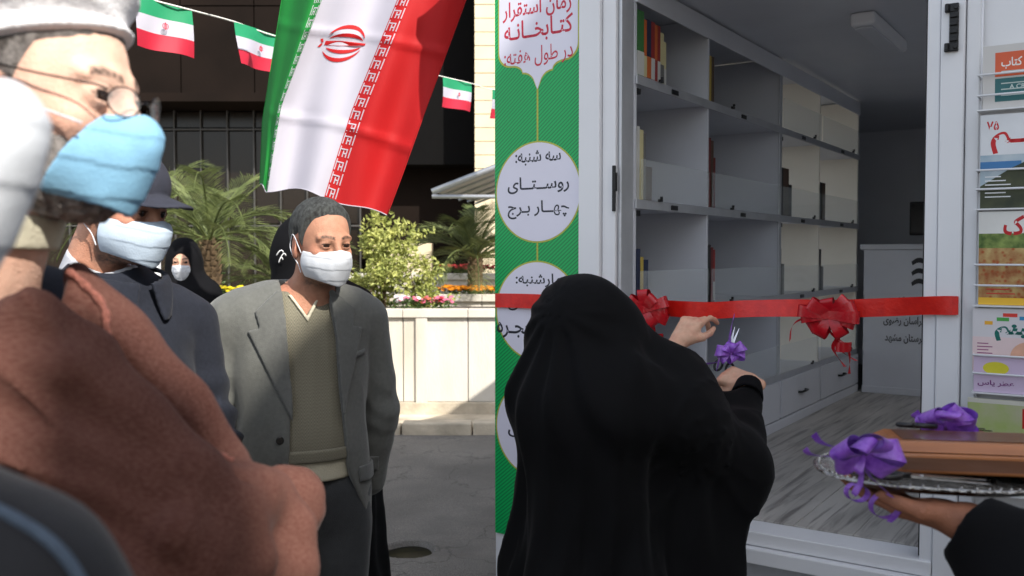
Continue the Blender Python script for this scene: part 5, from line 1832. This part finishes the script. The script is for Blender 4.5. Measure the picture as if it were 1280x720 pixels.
sculpt('body', tbody, (-.3, -.45, .9), (.62, .45, 1.75), .0034, M_skin, root, col=lambda P: np.tile(np.array(srgb(150, 100, 76)[:3]), (len(P), 1)) * (1 + .35 * vnoise(P, 60)[:, None]))
tdir = V(*t_w) - V(*elT); tdir = tdir / np.linalg.norm(tdir)
def tsleeve(P):
    d = smax(rc(P, T_(1195, 645, 1.25), elT, .047, .082), (P - V(*T_(1212, 655, 1.25))) @ tdir, .006)
    d = smin(d, rc(P, elT, (0, -.15, 1.34), .082, .09), .06)
    d = smin(d, rc(P, hT2w, elT2, .034, .07), .03)
    d = smin(d, rc(P, elT2, (0, .15, 1.34), .08, .09), .06)
    d = smin(d, rc(P, (0, 0, 1.34), (0, 0, .05), .17, .28), .08)
    d = d + wrinkles(P, .007, 9) + .004 * np.sin(P[:, 2] * 50 + 4 * vnoise(P, 6))
    d = smin(d, ell(P, (-.0, 0, 1.57), (.125, .11, .13)), .06)
    d = smax(d, -ell(P, (.12, 0, 1.55), (.07, .07, .09)), .02)
    for f_ in (hT2,): d = smax(d, -on(f_, lambda Q: rc(Q, (-.04, 0, 0), (.2, 0, 0), .031, .09))(P), .006)
    return d
sculpt('chador', tsleeve, (-.4, -.5, .02), (.62, .5, 1.76), .009, M_blackc, root)
# bracelet watch
wf = []
for k in range(17):
    a_ = 2 * PI * k / 16
    wf.append(Vector(hT.fr((-.022, .029 * math.cos(a_), .024 * math.sin(a_)))))
MB().tube(wf, .0045, 8, caps=False).build('bracelet', M_darkmetal, root, True)

# the tray, the box, and the second scissors
M_silver = mat('silver_tray', srgb(178, 176, 172), .22, .25, 60, .9, 90, metal=1)
TC = at(1166, 597, 1.36)
trz = math.radians(-14)
tray = empty('tray', TC, trz, 'oval silver serving tray with an embossed rim held at the doorway', 'tray')
def ovl(rx, ry, n=56, p=2.6):
    return [(rx * math.copysign(abs(math.cos(a)) ** (2 / p), math.cos(a)), ry * math.copysign(abs(math.sin(a)) ** (2 / p), math.sin(a))) for a in [2 * PI * k / n for k in range(n)]]
rings = [(a * .93, b, c) for a, b, c in ((.135, .085, .0), (.150, .098, .001), (.160, .106, .010), (.176, .118, .013), (.182, .123, .010), (.176, .118, .0105), (.158, .103, .007), (.148, .096, -.002), (.133, .083, -.003))]
vs, fs = [], []
for rx, ry, z in rings: vs += [(x, y, z) for x, y in ovl(rx, ry)]
nn = 56
for i in range(len(rings) - 1):
    for k in range(nn): fs.append((i * nn + k, i * nn + (k + 1) % nn, (i + 1) * nn + (k + 1) % nn, (i + 1) * nn + k))
fs.append(tuple(range(nn))); fs.append(tuple(range(len(rings) * nn - 1, (len(rings) - 1) * nn - 1, -1)))
MB().add(vs, fs).build('dish', M_silver, tray, True)
bd = MB()
for k, (x, y) in enumerate(ovl(.160, .1155, 70)): bd.tube([(x, y, .0125), (x * 1.01, y * 1.01, .0155)], [.0035, .001], 6)
tag(bd.build('embossed_rim', M_silver, tray, True), kind='stuff')
M_wood = mat('walnut_wood', srgb(150, 88, 46), .32, .2, 3, .08, 60, stretch=(1.2, 12, 12), col2=srgb(178, 112, 62), coat=.3)
M_wood2 = mat('dark_walnut_inlay', srgb(96, 58, 36), .3, .25, 4, .08, 60, stretch=(1.5, 14, 14), coat=.4)
wb = empty('wooden_box', TC + Vector((.058, .02, .012)), trz + math.radians(4), 'polished walnut box with darker inlays lying on the silver tray', 'box')
bx0, bx1, by0, by1 = -.125, .16, -.062, .075
MB().box((bx0, by0, .0), (bx1, by1, .030)).build('case', M_wood, wb, bevel=.004, seg=3)
lid = MB().add([(bx0 + .001, by0 + .001, .031), (bx1 - .001, by0 + .001, .031), (bx1 - .001, by1 - .001, .031), (bx0 + .001, by1 - .001, .031), (bx0 + .018, by0 + .02, .044), (bx1 - .018, by0 + .02, .044), (bx1 - .018, by1 - .02, .044), (bx0 + .018, by1 - .02, .044)],
               [(0, 3, 2, 1), (4, 5, 6, 7), (0, 1, 5, 4), (1, 2, 6, 5), (2, 3, 7, 6), (3, 0, 4, 7)]).build('lid', M_wood, wb, bevel=.003, seg=3)
MB().box((bx0 + .028, by0 + .030, .0442), (bx1 - .028, by1 - .030, .0452)).build('inlay', M_wood2, lid)
MB().prism([(bx0 + .02, .006), (bx1 - .035, .006), (bx1 - .02, .014), (bx1 - .035, .024), (bx0 + .02, .024)], 0, .0008, M=Matrix.Translation((0, by0 - .0002, 0)) @ Matrix.Rotation(PI / 2, 4, 'X')).build('inlay', M_wood2, wb)
sc2 = scissors(TC + Vector((-.05, -.075, .020)), Vector((.55, -.08, -.03)), (0, 0, 1), 'steel scissors lying on the near rim of the silver tray', .9)
sc3 = scissors(TC + Vector((.075, .125, .052)), Vector((.75, .2, -.08)), (0, .1, 1), 'steel scissors resting across the far rim of the tray', .9)
LB = [(a_, l_, h_, t_) for a_, l_, h_, t_ in ((.2, .055, .02, .8), (.9, .05, .02, -.6), (1.7, .04, .025, .7), (2.6, .052, .02, -.7), (3.4, .048, .02, .9), (-.6, .055, .02, .5), (-2.2, .035, .015, 1.0))]
curl = lambda cx_, cy_, r_, n_=14, tt=1.6: [(cx_ + r_ * math.cos(a) * (1 - .25 * k / n_), cy_ + r_ * math.sin(a) * (1 - .25 * k / n_), .006 * math.sin(a * .5) * k / 5) for k, a in enumerate([PI / 2 - tt * 2 * PI * j / n_ for j in range(n_)])]
bow('bow', at(1076, 562, 1.24), (1, 0, .05), (0, -.35, 1), .06, .034, M_purple, [(a_, l_ * .88, h_, t_) for a_, l_, h_, t_ in LB],
    [dict(p=[(0, 0, 0), (-.03, .004, .0), (-.055, .014, 0), (-.066, .028, .0)], w=.4), dict(p=[(0, 0, 0), (-.035, -.002, .01), (-.070, .002, .01), (-.080, .012, .01)], w=.35),
     dict(p=[(0, 0, 0), (.008, -.03, .015), (.028, -.052, .015), (.045, -.070, .01)] + curl(.044, -.096, .021), w=.30, tw=.4),
     dict(p=[(0, 0, 0), (-.004, -.035, .02), (-.012, -.058, .02)] + curl(.002, -.072, .015, 12, 1.2), w=.30, tw=.4)],
    'large purple bow with curled tails hanging off the tray end', seed=2)
bow('bow', at(1176, 524, 1.49), (1, 0, 0), (0, -.3, 1), .05, .040, M_purple, [(a_, l_ * .85, h_, t_) for a_, l_, h_, t_ in LB[:6]],
    [dict(p=[(0, 0, 0), (-.03, .0, .0), (-.045, .012, 0)], w=.5)], 'smaller purple bow above the far edge of the tray', seed=5)
M_fwp = mat('white_scarf_print', srgb(220, 220, 220), .7)
# ============================================================ people further back
def simple_chador(loc, yaw, h, label, mask=True, face=True, lean=0):
    root = person(loc, yaw, label)
    f = Fr((.03, lean, h - .125), pitch=8, sc=.95)
    c = f.c
    sculpt('body', lambda P: smin(on(f, lambda Q: smin(head_sdf(Q), neck_sdf(Q), .03))(P), ell(P, (0, lean * .5, h - .42), (.08, .13, .16)), .04), (-.16, -.2 + lean, h - .6), (.2, .2 + lean, h + .02), .005, M_skin, root, col=lambda P: skin_col(f.to(P), np.array(srgb(216, 168, 142)[:3])))
    if mask: head_parts(root, f, M_maskw, None, mask_h=.004, straps=False)
    def ch(P):
        d = ell(P, (c[0] - .022, c[1], c[2] + .0), (.118, .104, .140))
        d = smin(d, rc(P, (c[0] - .03, c[1], c[2] - .05), (-.02, lean * .4, h - .36), .085, .13), .07)
        d = smin(d, rc(P, (-.01, .13, h - .34), (-.01, -.13, h - .34), .085), .08)
        d = smin(d, rc(P, (0, 0, h - .4), (0, 0, .02), .16, .27), .12)
        a = np.arctan2(P[:, 1], P[:, 0])
        d = d + np.clip((h - .3 - P[:, 2]) * 2, 0, 1) * .010 * np.sin(a * 11 + 3 * vnoise(P, 4)) + wrinkles(P, .004, 10)
        if face: d = smax(d, -on(f, lambda Q: ell(Q, (.13, 0, -.030), (.12, .058, .088)))(P), .010)
        return np.maximum(d, .015 - P[:, 2])
    sculpt('chador', ch, (-.36, -.4, 0), (.36, .4, h + .06), .009, M_blackh, root)
    return root
q = at(231, 345, 5.6)
simple_chador((q.x, q.y, 0), -82, 1.66, 'woman in a black hijab and white mask standing far behind the capped man')
q = at(401, 400, 3.35)
r_ = simple_chador((q.x, q.y, 0), 82, 1.70, 'person in black hidden behind the man in grey, only a hood edge showing', lean=.075, face=False, mask=False)
# white mark on the hood behind
for k, (px, py) in enumerate(((350, 316), (354, 320), (351, 325))):
    c_ = at(px, py, 3.225); RI = Matrix.Rotation(-math.radians(82), 3, 'Z')
    pts_ = [RI @ (Vector((c_.x + .012 * math.cos(a_) * (1 - k * .2), c_.y - .004 * math.sin(a_), c_.z + .009 * math.sin(a_ * 1.5))) - Vector((q.x, q.y, 0))) for a_ in [j * .5 for j in range(9)]]
    MB().tube(pts_, .0022, 5).build('white_print', M_fwp, r_, True)

# ============================================================ bunting and the large flag
M_fg = mat('flag_green', srgb(24, 140, 56), .75, .05, 4, .1, 300, trl=.35)
M_fw = mat('flag_white', srgb(204, 201, 212), .75, .03, 4, .1, 300, trl=.35)
M_fr = mat('flag_red', srgb(196, 20, 24), .7, .05, 4, .1, 300, trl=.35)
M_bg_ = mat('bunting_green', srgb(40, 160, 110), .6, .05, 8, trl=.35)
M_br_ = mat('bunting_red', srgb(206, 40, 66), .6, .05, 8, trl=.35)
M_cord = mat('white_cord', srgb(225, 222, 215), .8)
sp = [at(60, -50, 3.5), at(165, -8, 3.95), at(240, 13, 4.15), at(292, 27, 4.6), at(350, 47, 4.9), at(450, 72, 5.7), at(550, 95, 7.3), at(592, 105, 7.7), at(616, 112, 8.5), at(680, 118, 9.6)]
string = MB().tube(smooth_pts(sp, 4), .004, 6).build('bunting_string', M_cord, None, True)
tag(string, 'white cord carrying small flags across the plaza to the stone pillar', 'cord')
def bunting(a, b, drop, label, seed):
    """a small flag between the two points of the string"""
    Rr = random.Random(seed)
    o = empty('small_flag', a, 0, label, 'flag', 'small flags strung on the bunting cord')
    w = b - a; wn = Vector((w.y, -w.x, 0)).normalized()
    ph = Rr.uniform(0, 6); sl_ = Rr.uniform(-.02, .02)
    nx = 12
    for bi, (m, v0, v1) in enumerate(((M_bg_, 0, .33), (M_fw, .33, .66), (M_br_, .66, 1))):
        mb = MB(); vs = []
        for j in range(5):
            v = v0 + (v1 - v0) * j / 4
            for i in range(nx + 1):
                u = i / nx
                p = w * u + Vector((sl_ * v, 0, -drop * v)) + wn * (.014 * math.sin(u * 7 + ph + v * 2) * (.3 + v))
                vs.append(p)
        n_ = len(vs)
        vs2 = vs + [p - wn * .0012 for p in vs]
        fs = []
        for j in range(4):
            for i in range(nx):
                k = j * (nx + 1) + i
                fs += [(k, k + 1, k + nx + 2, k + nx + 1), (n_ + k, n_ + k + nx + 1, n_ + k + nx + 2, n_ + k + 1)]
        mb.add(vs2, fs).build('stripe', m, o, True)
    # tiny red emblem
    em = MB()
    c0 = w * .5 + Vector((0, 0, -drop * .5)) + wn * .022
    wx = w.normalized(); s_ = drop * .06
    for k in (-1, -.45, .45, 1):
        pts = []
        for j in range(7):
            a_ = -1.1 + 2.2 * j / 6
            pts.append(c0 + wx * (k * s_ * math.cos(a_) * 1.0) + Vector((0, 0, s_ * 1.1 * math.sin(a_))))
        em.strip(pts, wx, s_ * .22)
    em.strip([c0 + Vector((0, 0, -s_ * 1.2)), c0 + Vector((0, 0, s_ * 1.3))], wx, s_ * .25)
    em.build('emblem', M_br_, o)
bunting(at(166, -7, 3.95), at(239, 12, 4.15), .215, 'small flag nearest the turban, with a faint red emblem', 1)
bunting(at(293, 27, 4.6), at(349, 45, 4.9), .205, 'small flag half hidden behind the green edge of the big flag', 2)
bunting(at(420, 65, 5.4), at(462, 76, 5.9), .22, 'small flag hanging behind the big flag', 5)
bunting(at(553, 96, 7.35), at(589, 104, 7.7), .235, 'small flag hanging between the big flag and the stone pillar', 3)
bunting(at(615, 112, 8.45), at(645, 116, 9.0), .26, 'small flag whose edge peeps out beside the green banner', 4)

FL4 = [[(372, -100), (352, 0), (328, 150), (325, 228)], [(428, -100), (402, 0), (352, 130), (334, 234)], [(535, -100), (497, 0), (440, 140), (405, 250)], [(612, -100), (582, 0), (532, 135), (484, 268)]]
def ln(i, v):
    pts = FL4[i]; ys = [p[1] for p in pts]
    y = ys[0] + (ys[-1] - ys[0]) * v
    return float(np.interp(y, ys, [p[0] for p in pts])), y
def flag_pt(u, v, off=0.0):
    i = min(2, int(u)); f = u - i
    a, b = ln(i, v), ln(i + 1, v)
    x, y = a[0] + (b[0] - a[0]) * f, a[1] + (b[1] - a[1]) * f
    y += 5 * math.sin(u * 2.2 + .5) * v
    if v > .85: y -= (v - .85) / .15 * 4 * math.sin(u * 5)
    dep = 4.02 + .16 * max(0, 1 - u) ** 1.5 - .02 * u
    dep += .035 * math.sin(u * 4.1 + 2.6 * v + .6) + .018 * math.sin(u * 9 - 5 * v)
    for vc in (.42, .74):        # packing creases
        dep += -.012 * math.exp(-((v - vc - .02 * (u - 1.5)) / .012) ** 2)
    return at(x, y, dep - off)
FO = flag_pt(1.5, 0)
fo = empty('large_flag', FO, 0, 'large green, white and red flag with a red emblem hanging above the man in grey', 'flag')
for m, u0, u1, nm in ((M_fg, 0, 1, 'green_stripe'), (M_fw, 1, 2, 'white_stripe'), (M_fr, 2, 3, 'red_stripe')):
    nu, nv = 16, 70
    vs = [flag_pt(min(u0 + (u1 - u0) * i / nu, u1 - 1e-5 if u1 < 3 else 2.99999), j / nv) - FO for j in range(nv + 1) for i in range(nu + 1)]
    k_ = len(vs)
    vs2 = vs + [p + Vector((0, .0015, 0)) for p in vs]
    fs = []
    for j in range(nv):
        for i in range(nu):
            k = j * (nu + 1) + i
            fs += [(k, k + 1, k + nu + 2, k + nu + 1), (k_ + k, k_ + k + nu + 1, k_ + k + nu + 2, k_ + k + 1)]
    MB().add(vs2, fs).build(nm, m, fo, True)
def on_flag(polys, name, m, off=.003):
    mb = MB()
    for poly in polys:
        pts = [flag_pt(u, v, off) - FO for u, v in poly]
        mb.add(pts, [tuple(range(len(pts)))])
    return mb.build(name, m, fo)
def fstroke(p, q, w):
    """a quad along the flag from p to q; w in v units, u units are 3.6 times larger"""
    K = 3.7
    d = Vector((q[0] - p[0], (q[1] - p[1]) * K)).normalized(); n_ = Vector((-d.y, d.x)) * w * K / 2
    e = d * w * K / 2
    return [(p[0] - e.x + n_.x, p[1] + (-e.y + n_.y) / K), (p[0] - e.x - n_.x, p[1] + (-e.y - n_.y) / K), (q[0] + e.x - n_.x, q[1] + (e.y - n_.y) / K), (q[0] + e.x + n_.x, q[1] + (e.y + n_.y) / K)]
# square script bands along the two seams
gl_ = [((0, 0), (0, 8)), ((0, 2), (3, 2)), ((3, 2), (3, 5)), ((1.6, 3.6), (1.6, 8)), ((1.6, 5.4), (3, 5.4)), ((3, 6.6), (3, 8)), ((4.3, 0), (4.3, 4)), ((4.3, 5), (4.3, 8))]
for u_e, s_ in ((1, -1), (2, 1)):
    P_ = []
    n_rep = 22
    for r_i in range(n_rep):
        v0 = r_i / n_rep
        for (a, b), (c_, d_) in gl_:
            sc_u, sc_v = .034, .0042
            P_.append(fstroke((u_e + s_ * (.02 + a * sc_u), v0 + b * sc_v), (u_e + s_ * (.02 + c_ * sc_u), v0 + d_ * sc_v), .0042))
    tag(on_flag(P_, 'square_script_band', M_fw), kind='stuff')
    on_flag([fstroke((u_e + s_ * .005, j / 30), (u_e + s_ * .005, (j + 1) / 30), .003) for j in range(30)], 'seam_line', M_fr if u_e == 2 else M_fg, .002)
# emblem, its top towards the green side
ec = (1.52, .455)
def E_(x, y): return (ec[0] - y * .30, ec[1] + x * .072)
def crescent(s, r0, r1, w, y0=0):
    out, inn = [], []
    for k in range(13):
        a = -1.25 + 2.35 * k / 12
        t = math.sin(PI * k / 12) ** .8
        out.append(E_(s * (r0 * math.cos(a) + .0), r1 * math.sin(a) + y0))
        inn.append(E_(s * (r0 * math.cos(a) - w * t), r1 * math.sin(a) * .97 + y0))
    return [[out[k], out[k + 1], inn[k + 1], inn[k]] for k in range(12)]
pl_ = []
for s in (-1, 1):
    pl_ += crescent(s, .95, .92, .20) + crescent(s, .52, .86, .19, -.03)
pl_ += [[E_(-.10, .85), E_(.10, .85), E_(.13, .2), E_(.05, -1.0), E_(-.05, -1.0), E_(-.13, .2)]]
for s in (-1, 1): pl_ += [[E_(s * .02, 1.02), E_(s * .20, 1.12), E_(s * .22, 1.0), E_(s * .04, .93)]]
on_flag(pl_, 'emblem', M_fr)
# hems and the cord that carries the flag
for i_ in (0, 3):
    MB().tube([flag_pt(min(2.9999, i_ * 1.0), j / 30, .004) - FO for j in range(31)], .0022, 5).build('hem', M_fg if i_ == 0 else M_fr, fo, True)
MB().tube([flag_pt(min(2.9999, j / 10), 1.0, .003) - FO for j in range(31)], .0022, 5).build('hem', M_fw, fo, True)
fc_ = MB().tube([at(60, -220, 3.2), FO + (flag_pt(0, 0) - FO), flag_pt(1.5, 0) + Vector((0, 0, .004)), flag_pt(2.99, 0), at(700, -220, 5.2)], .005, 6).build('flag_rope', M_cord, None, True)
tag(fc_, 'white rope from which the large flag hangs', 'rope')

# ============================================================ plants
def vary(c, s): return tuple(max(.001, x * s) for x in c[:3]) + (1,)
def leafmat(n, c, c2, trl=.3): return mat(n, c, .5, .25, 7, col2=c2, trl=trl, spec=.35)
M_palm = leafmat('palm_leaf', srgb(84, 98, 58), srgb(122, 132, 80))
M_trunk = mat('palm_trunk', srgb(96, 78, 56), .95, .3, 20, 1, 30)
M_euo = leafmat('variegated_leaf', srgb(132, 148, 66), srgb(206, 206, 126))
M_dk = leafmat('dark_leaf', srgb(58, 82, 40), srgb(92, 116, 58))
def leaf_cluster(mb, c, n, rad, size, R_, squash=1.0, shell=.5, tri=False):
    for _ in range(n):
        while True:
            d = Vector((R_.uniform(-1, 1), R_.uniform(-1, 1), R_.uniform(-1, 1)))
            if .05 < d.length <= 1: break
        d = d.normalized() * (d.length ** shell)
        p = Vector(c) + Vector((d.x * rad[0], d.y * rad[1], d.z * rad[2]))
        a = Vector((R_.uniform(-1, 1), R_.uniform(-1, 1), R_.uniform(-.6, 1))).normalized()
        a = (a + d * .6).normalized()
        b = a.cross(Vector((R_.uniform(-1, 1), R_.uniform(-1, 1), R_.uniform(-1, 1)))).normalized()
        s = size * R_.uniform(.6, 1.25)
        nn_ = a.cross(b) * s * .12
        mb.add([p, p + a * s * .45 + b * s * .30 - nn_, p + a * s, p + a * s * .45 - b * s * .30 - nn_, p + a * s * .5 + nn_], [(0, 1, 4), (1, 2, 4), (2, 3, 4), (3, 0, 4)])
def frond(root, base, az, el, ln_, droop, R_, m=M_palm, nl=44, ll=.30):
    mb = MB()
    pts = []
    d = Vector((math.cos(az) * math.cos(el), math.sin(az) * math.cos(el), math.sin(el)))
    p = Vector(base); n = 16
    dd = d.copy()
    for k in range(n + 1):
        pts.append(p.copy())
        p = p + dd * ln_ / n
        dd = (dd + Vector((0, 0, -droop / n * (1 + 1.2 * k / n)))).normalized()
    mb.tube(pts, [.012 * (1 - .85 * k / n) + .0015 for k in range(n + 1)], 5)
    for k in range(nl):
        t = .14 + .85 * k / nl
        i = min(n - 1, int(t * n)); f = t * n - i
        q = pts[i].lerp(pts[i + 1], f)
        T = (pts[i + 1] - pts[i]).normalized()
        S = T.cross(Vector((0, 0, 1))).normalized(); U = S.cross(T)
        for s in (-1, 1):
            l = ll * math.sin(PI * (t * .86 + .10)) ** .6 * R_.uniform(.85, 1.1)
            a = (T * (.75 + .25 * t) + S * s * .85 + U * R_.uniform(.12, .38)).normalized()
            mid = q + a * l * .55; tip = q + a * l + Vector((0, 0, -.10 * l))
            w = T * .0062 + U * .003
            mb.add([q - w * .6, mid - w, tip, mid + w, q + w * .6], [(0, 1, 3, 4), (1, 2, 3)])
    mb.build('frond', m, root)
def palm(loc, h, nfr, ln_, label, seed, r=.10, el0=(.05, 1.25)):
    R_ = random.Random(seed)
    root = empty('palm_tree', loc, 0, label, 'palm')
    mb = MB()
    mb.tube([(0, 0, -.03), (.01, 0, h * .3), (-.01, .01, h * .7), (0, 0, h)], [r * 1.3, r, r * .9, r * .8], 12)
    k = 0
    z = .02
    while z < h:
        for j in range(7):
            a = j * 2 * PI / 7 + k * .45
            c = Vector((math.cos(a), math.sin(a), 0)) * r * .95
            mb.add([c * 1.0 + Vector((-math.sin(a) * .035, math.cos(a) * .035, z)), c * 1.0 + Vector((math.sin(a) * .035, -math.cos(a) * .035, z)), c * 1.32 + Vector((0, 0, z + .075)), c * .9 + Vector((0, 0, z + .06))], [(0, 1, 2), (1, 3, 2), (3, 0, 2)])
        z += .055; k += 1
    mb.build('trunk', M_trunk, root)
    for k in range(nfr):
        az = k * 2.399 + R_.uniform(-.2, .2)
        el = el0[0] + (el0[1] - el0[0]) * (k / nfr) + R_.uniform(-.1, .1)
        frond(root, (math.cos(az) * .03, math.sin(az) * .03, h), az, el, ln_ * R_.uniform(.85, 1.1), R_.uniform(.9, 1.6), R_)
    return root
def inb(px, Y, z): a = at(px, 300, Y); return Vector((a.x, Y, z))
palm(inb(262, 9.3, 1.0), .72, 26, 1.35, 'large green palm behind the capped man and the hijab woman', 3)
palm(inb(180, 10.2, .05), 1.9, 18, 1.2, 'taller palm whose tips rise behind the cap', 9)
palm(inb(594, 10.7, 1.08), .45, 20, 1.0, 'small palm in the middle planter beside the green banner', 6, .08)
palm(inb(350, 10.6, .05), 1.2, 20, 1.1, 'palm right behind the hair of the man in grey', 14)

def shrub(loc, rad, n, size, label, seed, m, name='shrub', clumps=9, stems=5):
    R_ = random.Random(seed)
    root = empty(name, loc, 0, label, 'shrub')
    st = MB()
    cs = []
    for k in range(clumps):
        a = R_.uniform(0, 2 * PI); q = R_.uniform(.15, .8)
        cs.append((math.cos(a) * q * rad[0], math.sin(a) * q * rad[1], R_.uniform(.18, 1.7) * rad[2]))
    for k, c in enumerate(cs):
        if k < stems: MB().tube([(R_.uniform(-.03, .03), R_.uniform(-.03, .03), -.03), (c[0] * .4, c[1] * .4, c[2] * .5), c], [.012, .008, .003], 6).build('stem', M_trunk, root)
    mb = MB()
    for c in cs:
        q = R_.uniform(.28, .48)
        leaf_cluster(mb, c, n // clumps, (rad[0] * q, rad[1] * q, rad[2] * q), size, R_)
    for k in range(8):   # loose shoots
        c = R_.choice(cs); d = Vector((R_.uniform(-1, 1), R_.uniform(-.5, .5), R_.uniform(0, 1))).normalized()
        for j in range(7): leaf_cluster(mb, Vector(c) + d * (rad[0] * .35 + j * .035), 3, (.02, .02, .02), size, R_)
    tag(mb.build('foliage', m, root), kind='stuff')
    return root
shrub(inb(478, 9.35, 1.0), (.34, .30, .48), 1500, .062, 'tall yellow green shrub beside the head of the man in grey', 21, M_euo)
shrub(inb(521, 9.3, 1.0), (.26, .24, .26), 1000, .055, 'round yellow green shrub between the tall shrub and the small palm', 22, M_euo)
shrub(inb(455, 9.2, 1.0), (.2, .2, .22), 600, .05, 'low yellow green shrub close behind the grey shoulder', 23, M_euo)
shrub(inb(250, 9.9, .05), (.30, .25, .80), 900, .06, 'dark narrow shrub behind the hijab woman', 24, M_dk)

PET = {'orange': (236, 150, 30), 'yellow': (236, 214, 40), 'red': (150, 28, 36), 'pink': (214, 110, 140), 'white': (236, 226, 230), 'coral': (226, 120, 90)}
def flowers(loc, colr, label, seed, group, rad=.12, h=.12, nb=14, fs_=.022, mix=None):
    R_ = random.Random(seed)
    root = empty('flowering_plant', loc, 0, label, 'flowers', group)
    mb = MB()
    leaf_cluster(mb, (0, 0, h * .45), 120, (rad, rad * .8, h * .5), .035, R_)
    tag(mb.build('foliage', M_dk, root), kind='stuff')
    cols = mix or [colr]
    for cc in cols:
        fb = MB()
        for k in range(nb // len(cols)):
            a = R_.uniform(0, 2 * PI); q = R_.uniform(0, 1) ** .5
            c = Vector((math.cos(a) * q * rad, math.sin(a) * q * rad * .8, h * R_.uniform(.75, 1.15)))
            t_ = Vector((R_.uniform(-.5, .5), R_.uniform(-1, 0), 1)).normalized()
            x_ = t_.cross(Vector((1, .1, 0))).normalized(); y_ = t_.cross(x_)
            s = fs_ * R_.uniform(.8, 1.2)
            for j in range(6):
                b = j * PI / 3 + R_.uniform(-.1, .1)
                d = x_ * math.cos(b) + y_ * math.sin(b); e = x_ * -math.sin(b) + y_ * math.cos(b)
                fb.add([c, c + d * s * .7 + e * s * .4 + t_ * s * .1, c + d * s * 1.15 + t_ * s * .15, c + d * s * .7 - e * s * .4 + t_ * s * .1], [(0, 1, 2, 3)])
        tag(fb.build('blossoms', mat('petal_' + cc, srgb(*PET[cc]), .6, .15, 40, trl=.3), root), kind='stuff')
    return root
k = 0
for i_, px in enumerate((500, 514, 528, 543, 556)):
    nm = ['white flowers at the shoulder of the man in grey', 'pink and white flowers in the front planter, second from the grey shoulder', 'pink flowers in the middle of the front planter bed', 'pink flowers close to the end of the front bed', 'sparse pink flowers ending the bed in front'][i_]
    flowers(inb(px, 8.93, 1.0), 'pink', nm, 30 + i_, 'flowers in the front planter', .11, .14, 18, .020, mix=[['white'], ['pink', 'white'], ['pink', 'coral'], ['pink', 'red'], ['pink']][i_])
for i_, px in enumerate((560, 575, 590, 605, 618)):
    nm = ['orange flowers at the shrub end of the middle planter', 'orange flowers second along the middle planter', 'orange flowers in the centre of the middle planter', 'orange flowers fourth along the middle planter', 'orange flowers next to the green banner'][i_]
    flowers(inb(px, 10.50, 1.07), 'orange', nm, 40 + i_, 'orange flowers in the middle planter', .13, .12, 26, .026)
for i_, px in enumerate((565, 580, 595, 610)):
    nm = ['red flowers at the shrub end of the rear planter', 'dark red flowers second along the rear planter', 'dark red flowers under the small palm in the rear planter', 'dark red flowers next to the banner in the rear planter'][i_]
    flowers(inb(px, 12.2, 1.27), 'red', nm, 50 + i_, 'red flowers in the rear planter', .16, .14, 30, .026)
# wooden flower box with yellow flowers
bxp = at(302, 352, 8.6)
M_crate = mat('orange_brown_wood', srgb(176, 112, 62), .8, .25, 10, .3, 60, stretch=(1, 1, 6))
wbx = empty('flower_box', (bxp.x, 8.7, 1.051), 0, 'slatted wooden box of yellow flowers behind the man in grey', 'flower box')
for k in range(3): MB().box((-.26, -.08, .004 + k * .042), (.26, -.065, .040 + k * .042)).build('slat', M_crate, wbx, bevel=.003)
for k in range(3): MB().box((-.26, .085, .004 + k * .042), (.26, .10, .040 + k * .042)).build('slat', M_crate, wbx, bevel=.003)
for s in (-1, 1):
    for k in range(3): MB().box((s * .2525 - .0075, -.064, .004 + k * .042), (s * .2525 + .0075, .084, .040 + k * .042)).build('slat', M_crate, wbx, bevel=.003)
    for y in (-.05, .07): MB().box((s * .235 - .009, y - .012, 0), (s * .235 + .009, y + .012, .135)).build('corner_post', M_crate, wbx)
MB().box((-.24, -.06, .005), (.24, .08, .105)).build('soil', M_soil, wbx)
for k in range(4):
    flowers(Vector((bxp.x - .18 + k * .12, 8.71, 1.15)), 'yellow', ['yellow flowers at the hijab end of the wooden box', 'yellow flowers second along the wooden box', 'yellow flowers third along the wooden box', 'yellow flowers at the end of the wooden box by the grey shoulder'][k], 60 + k, 'yellow flowers in the wooden box', .075, .10, 20, .020)
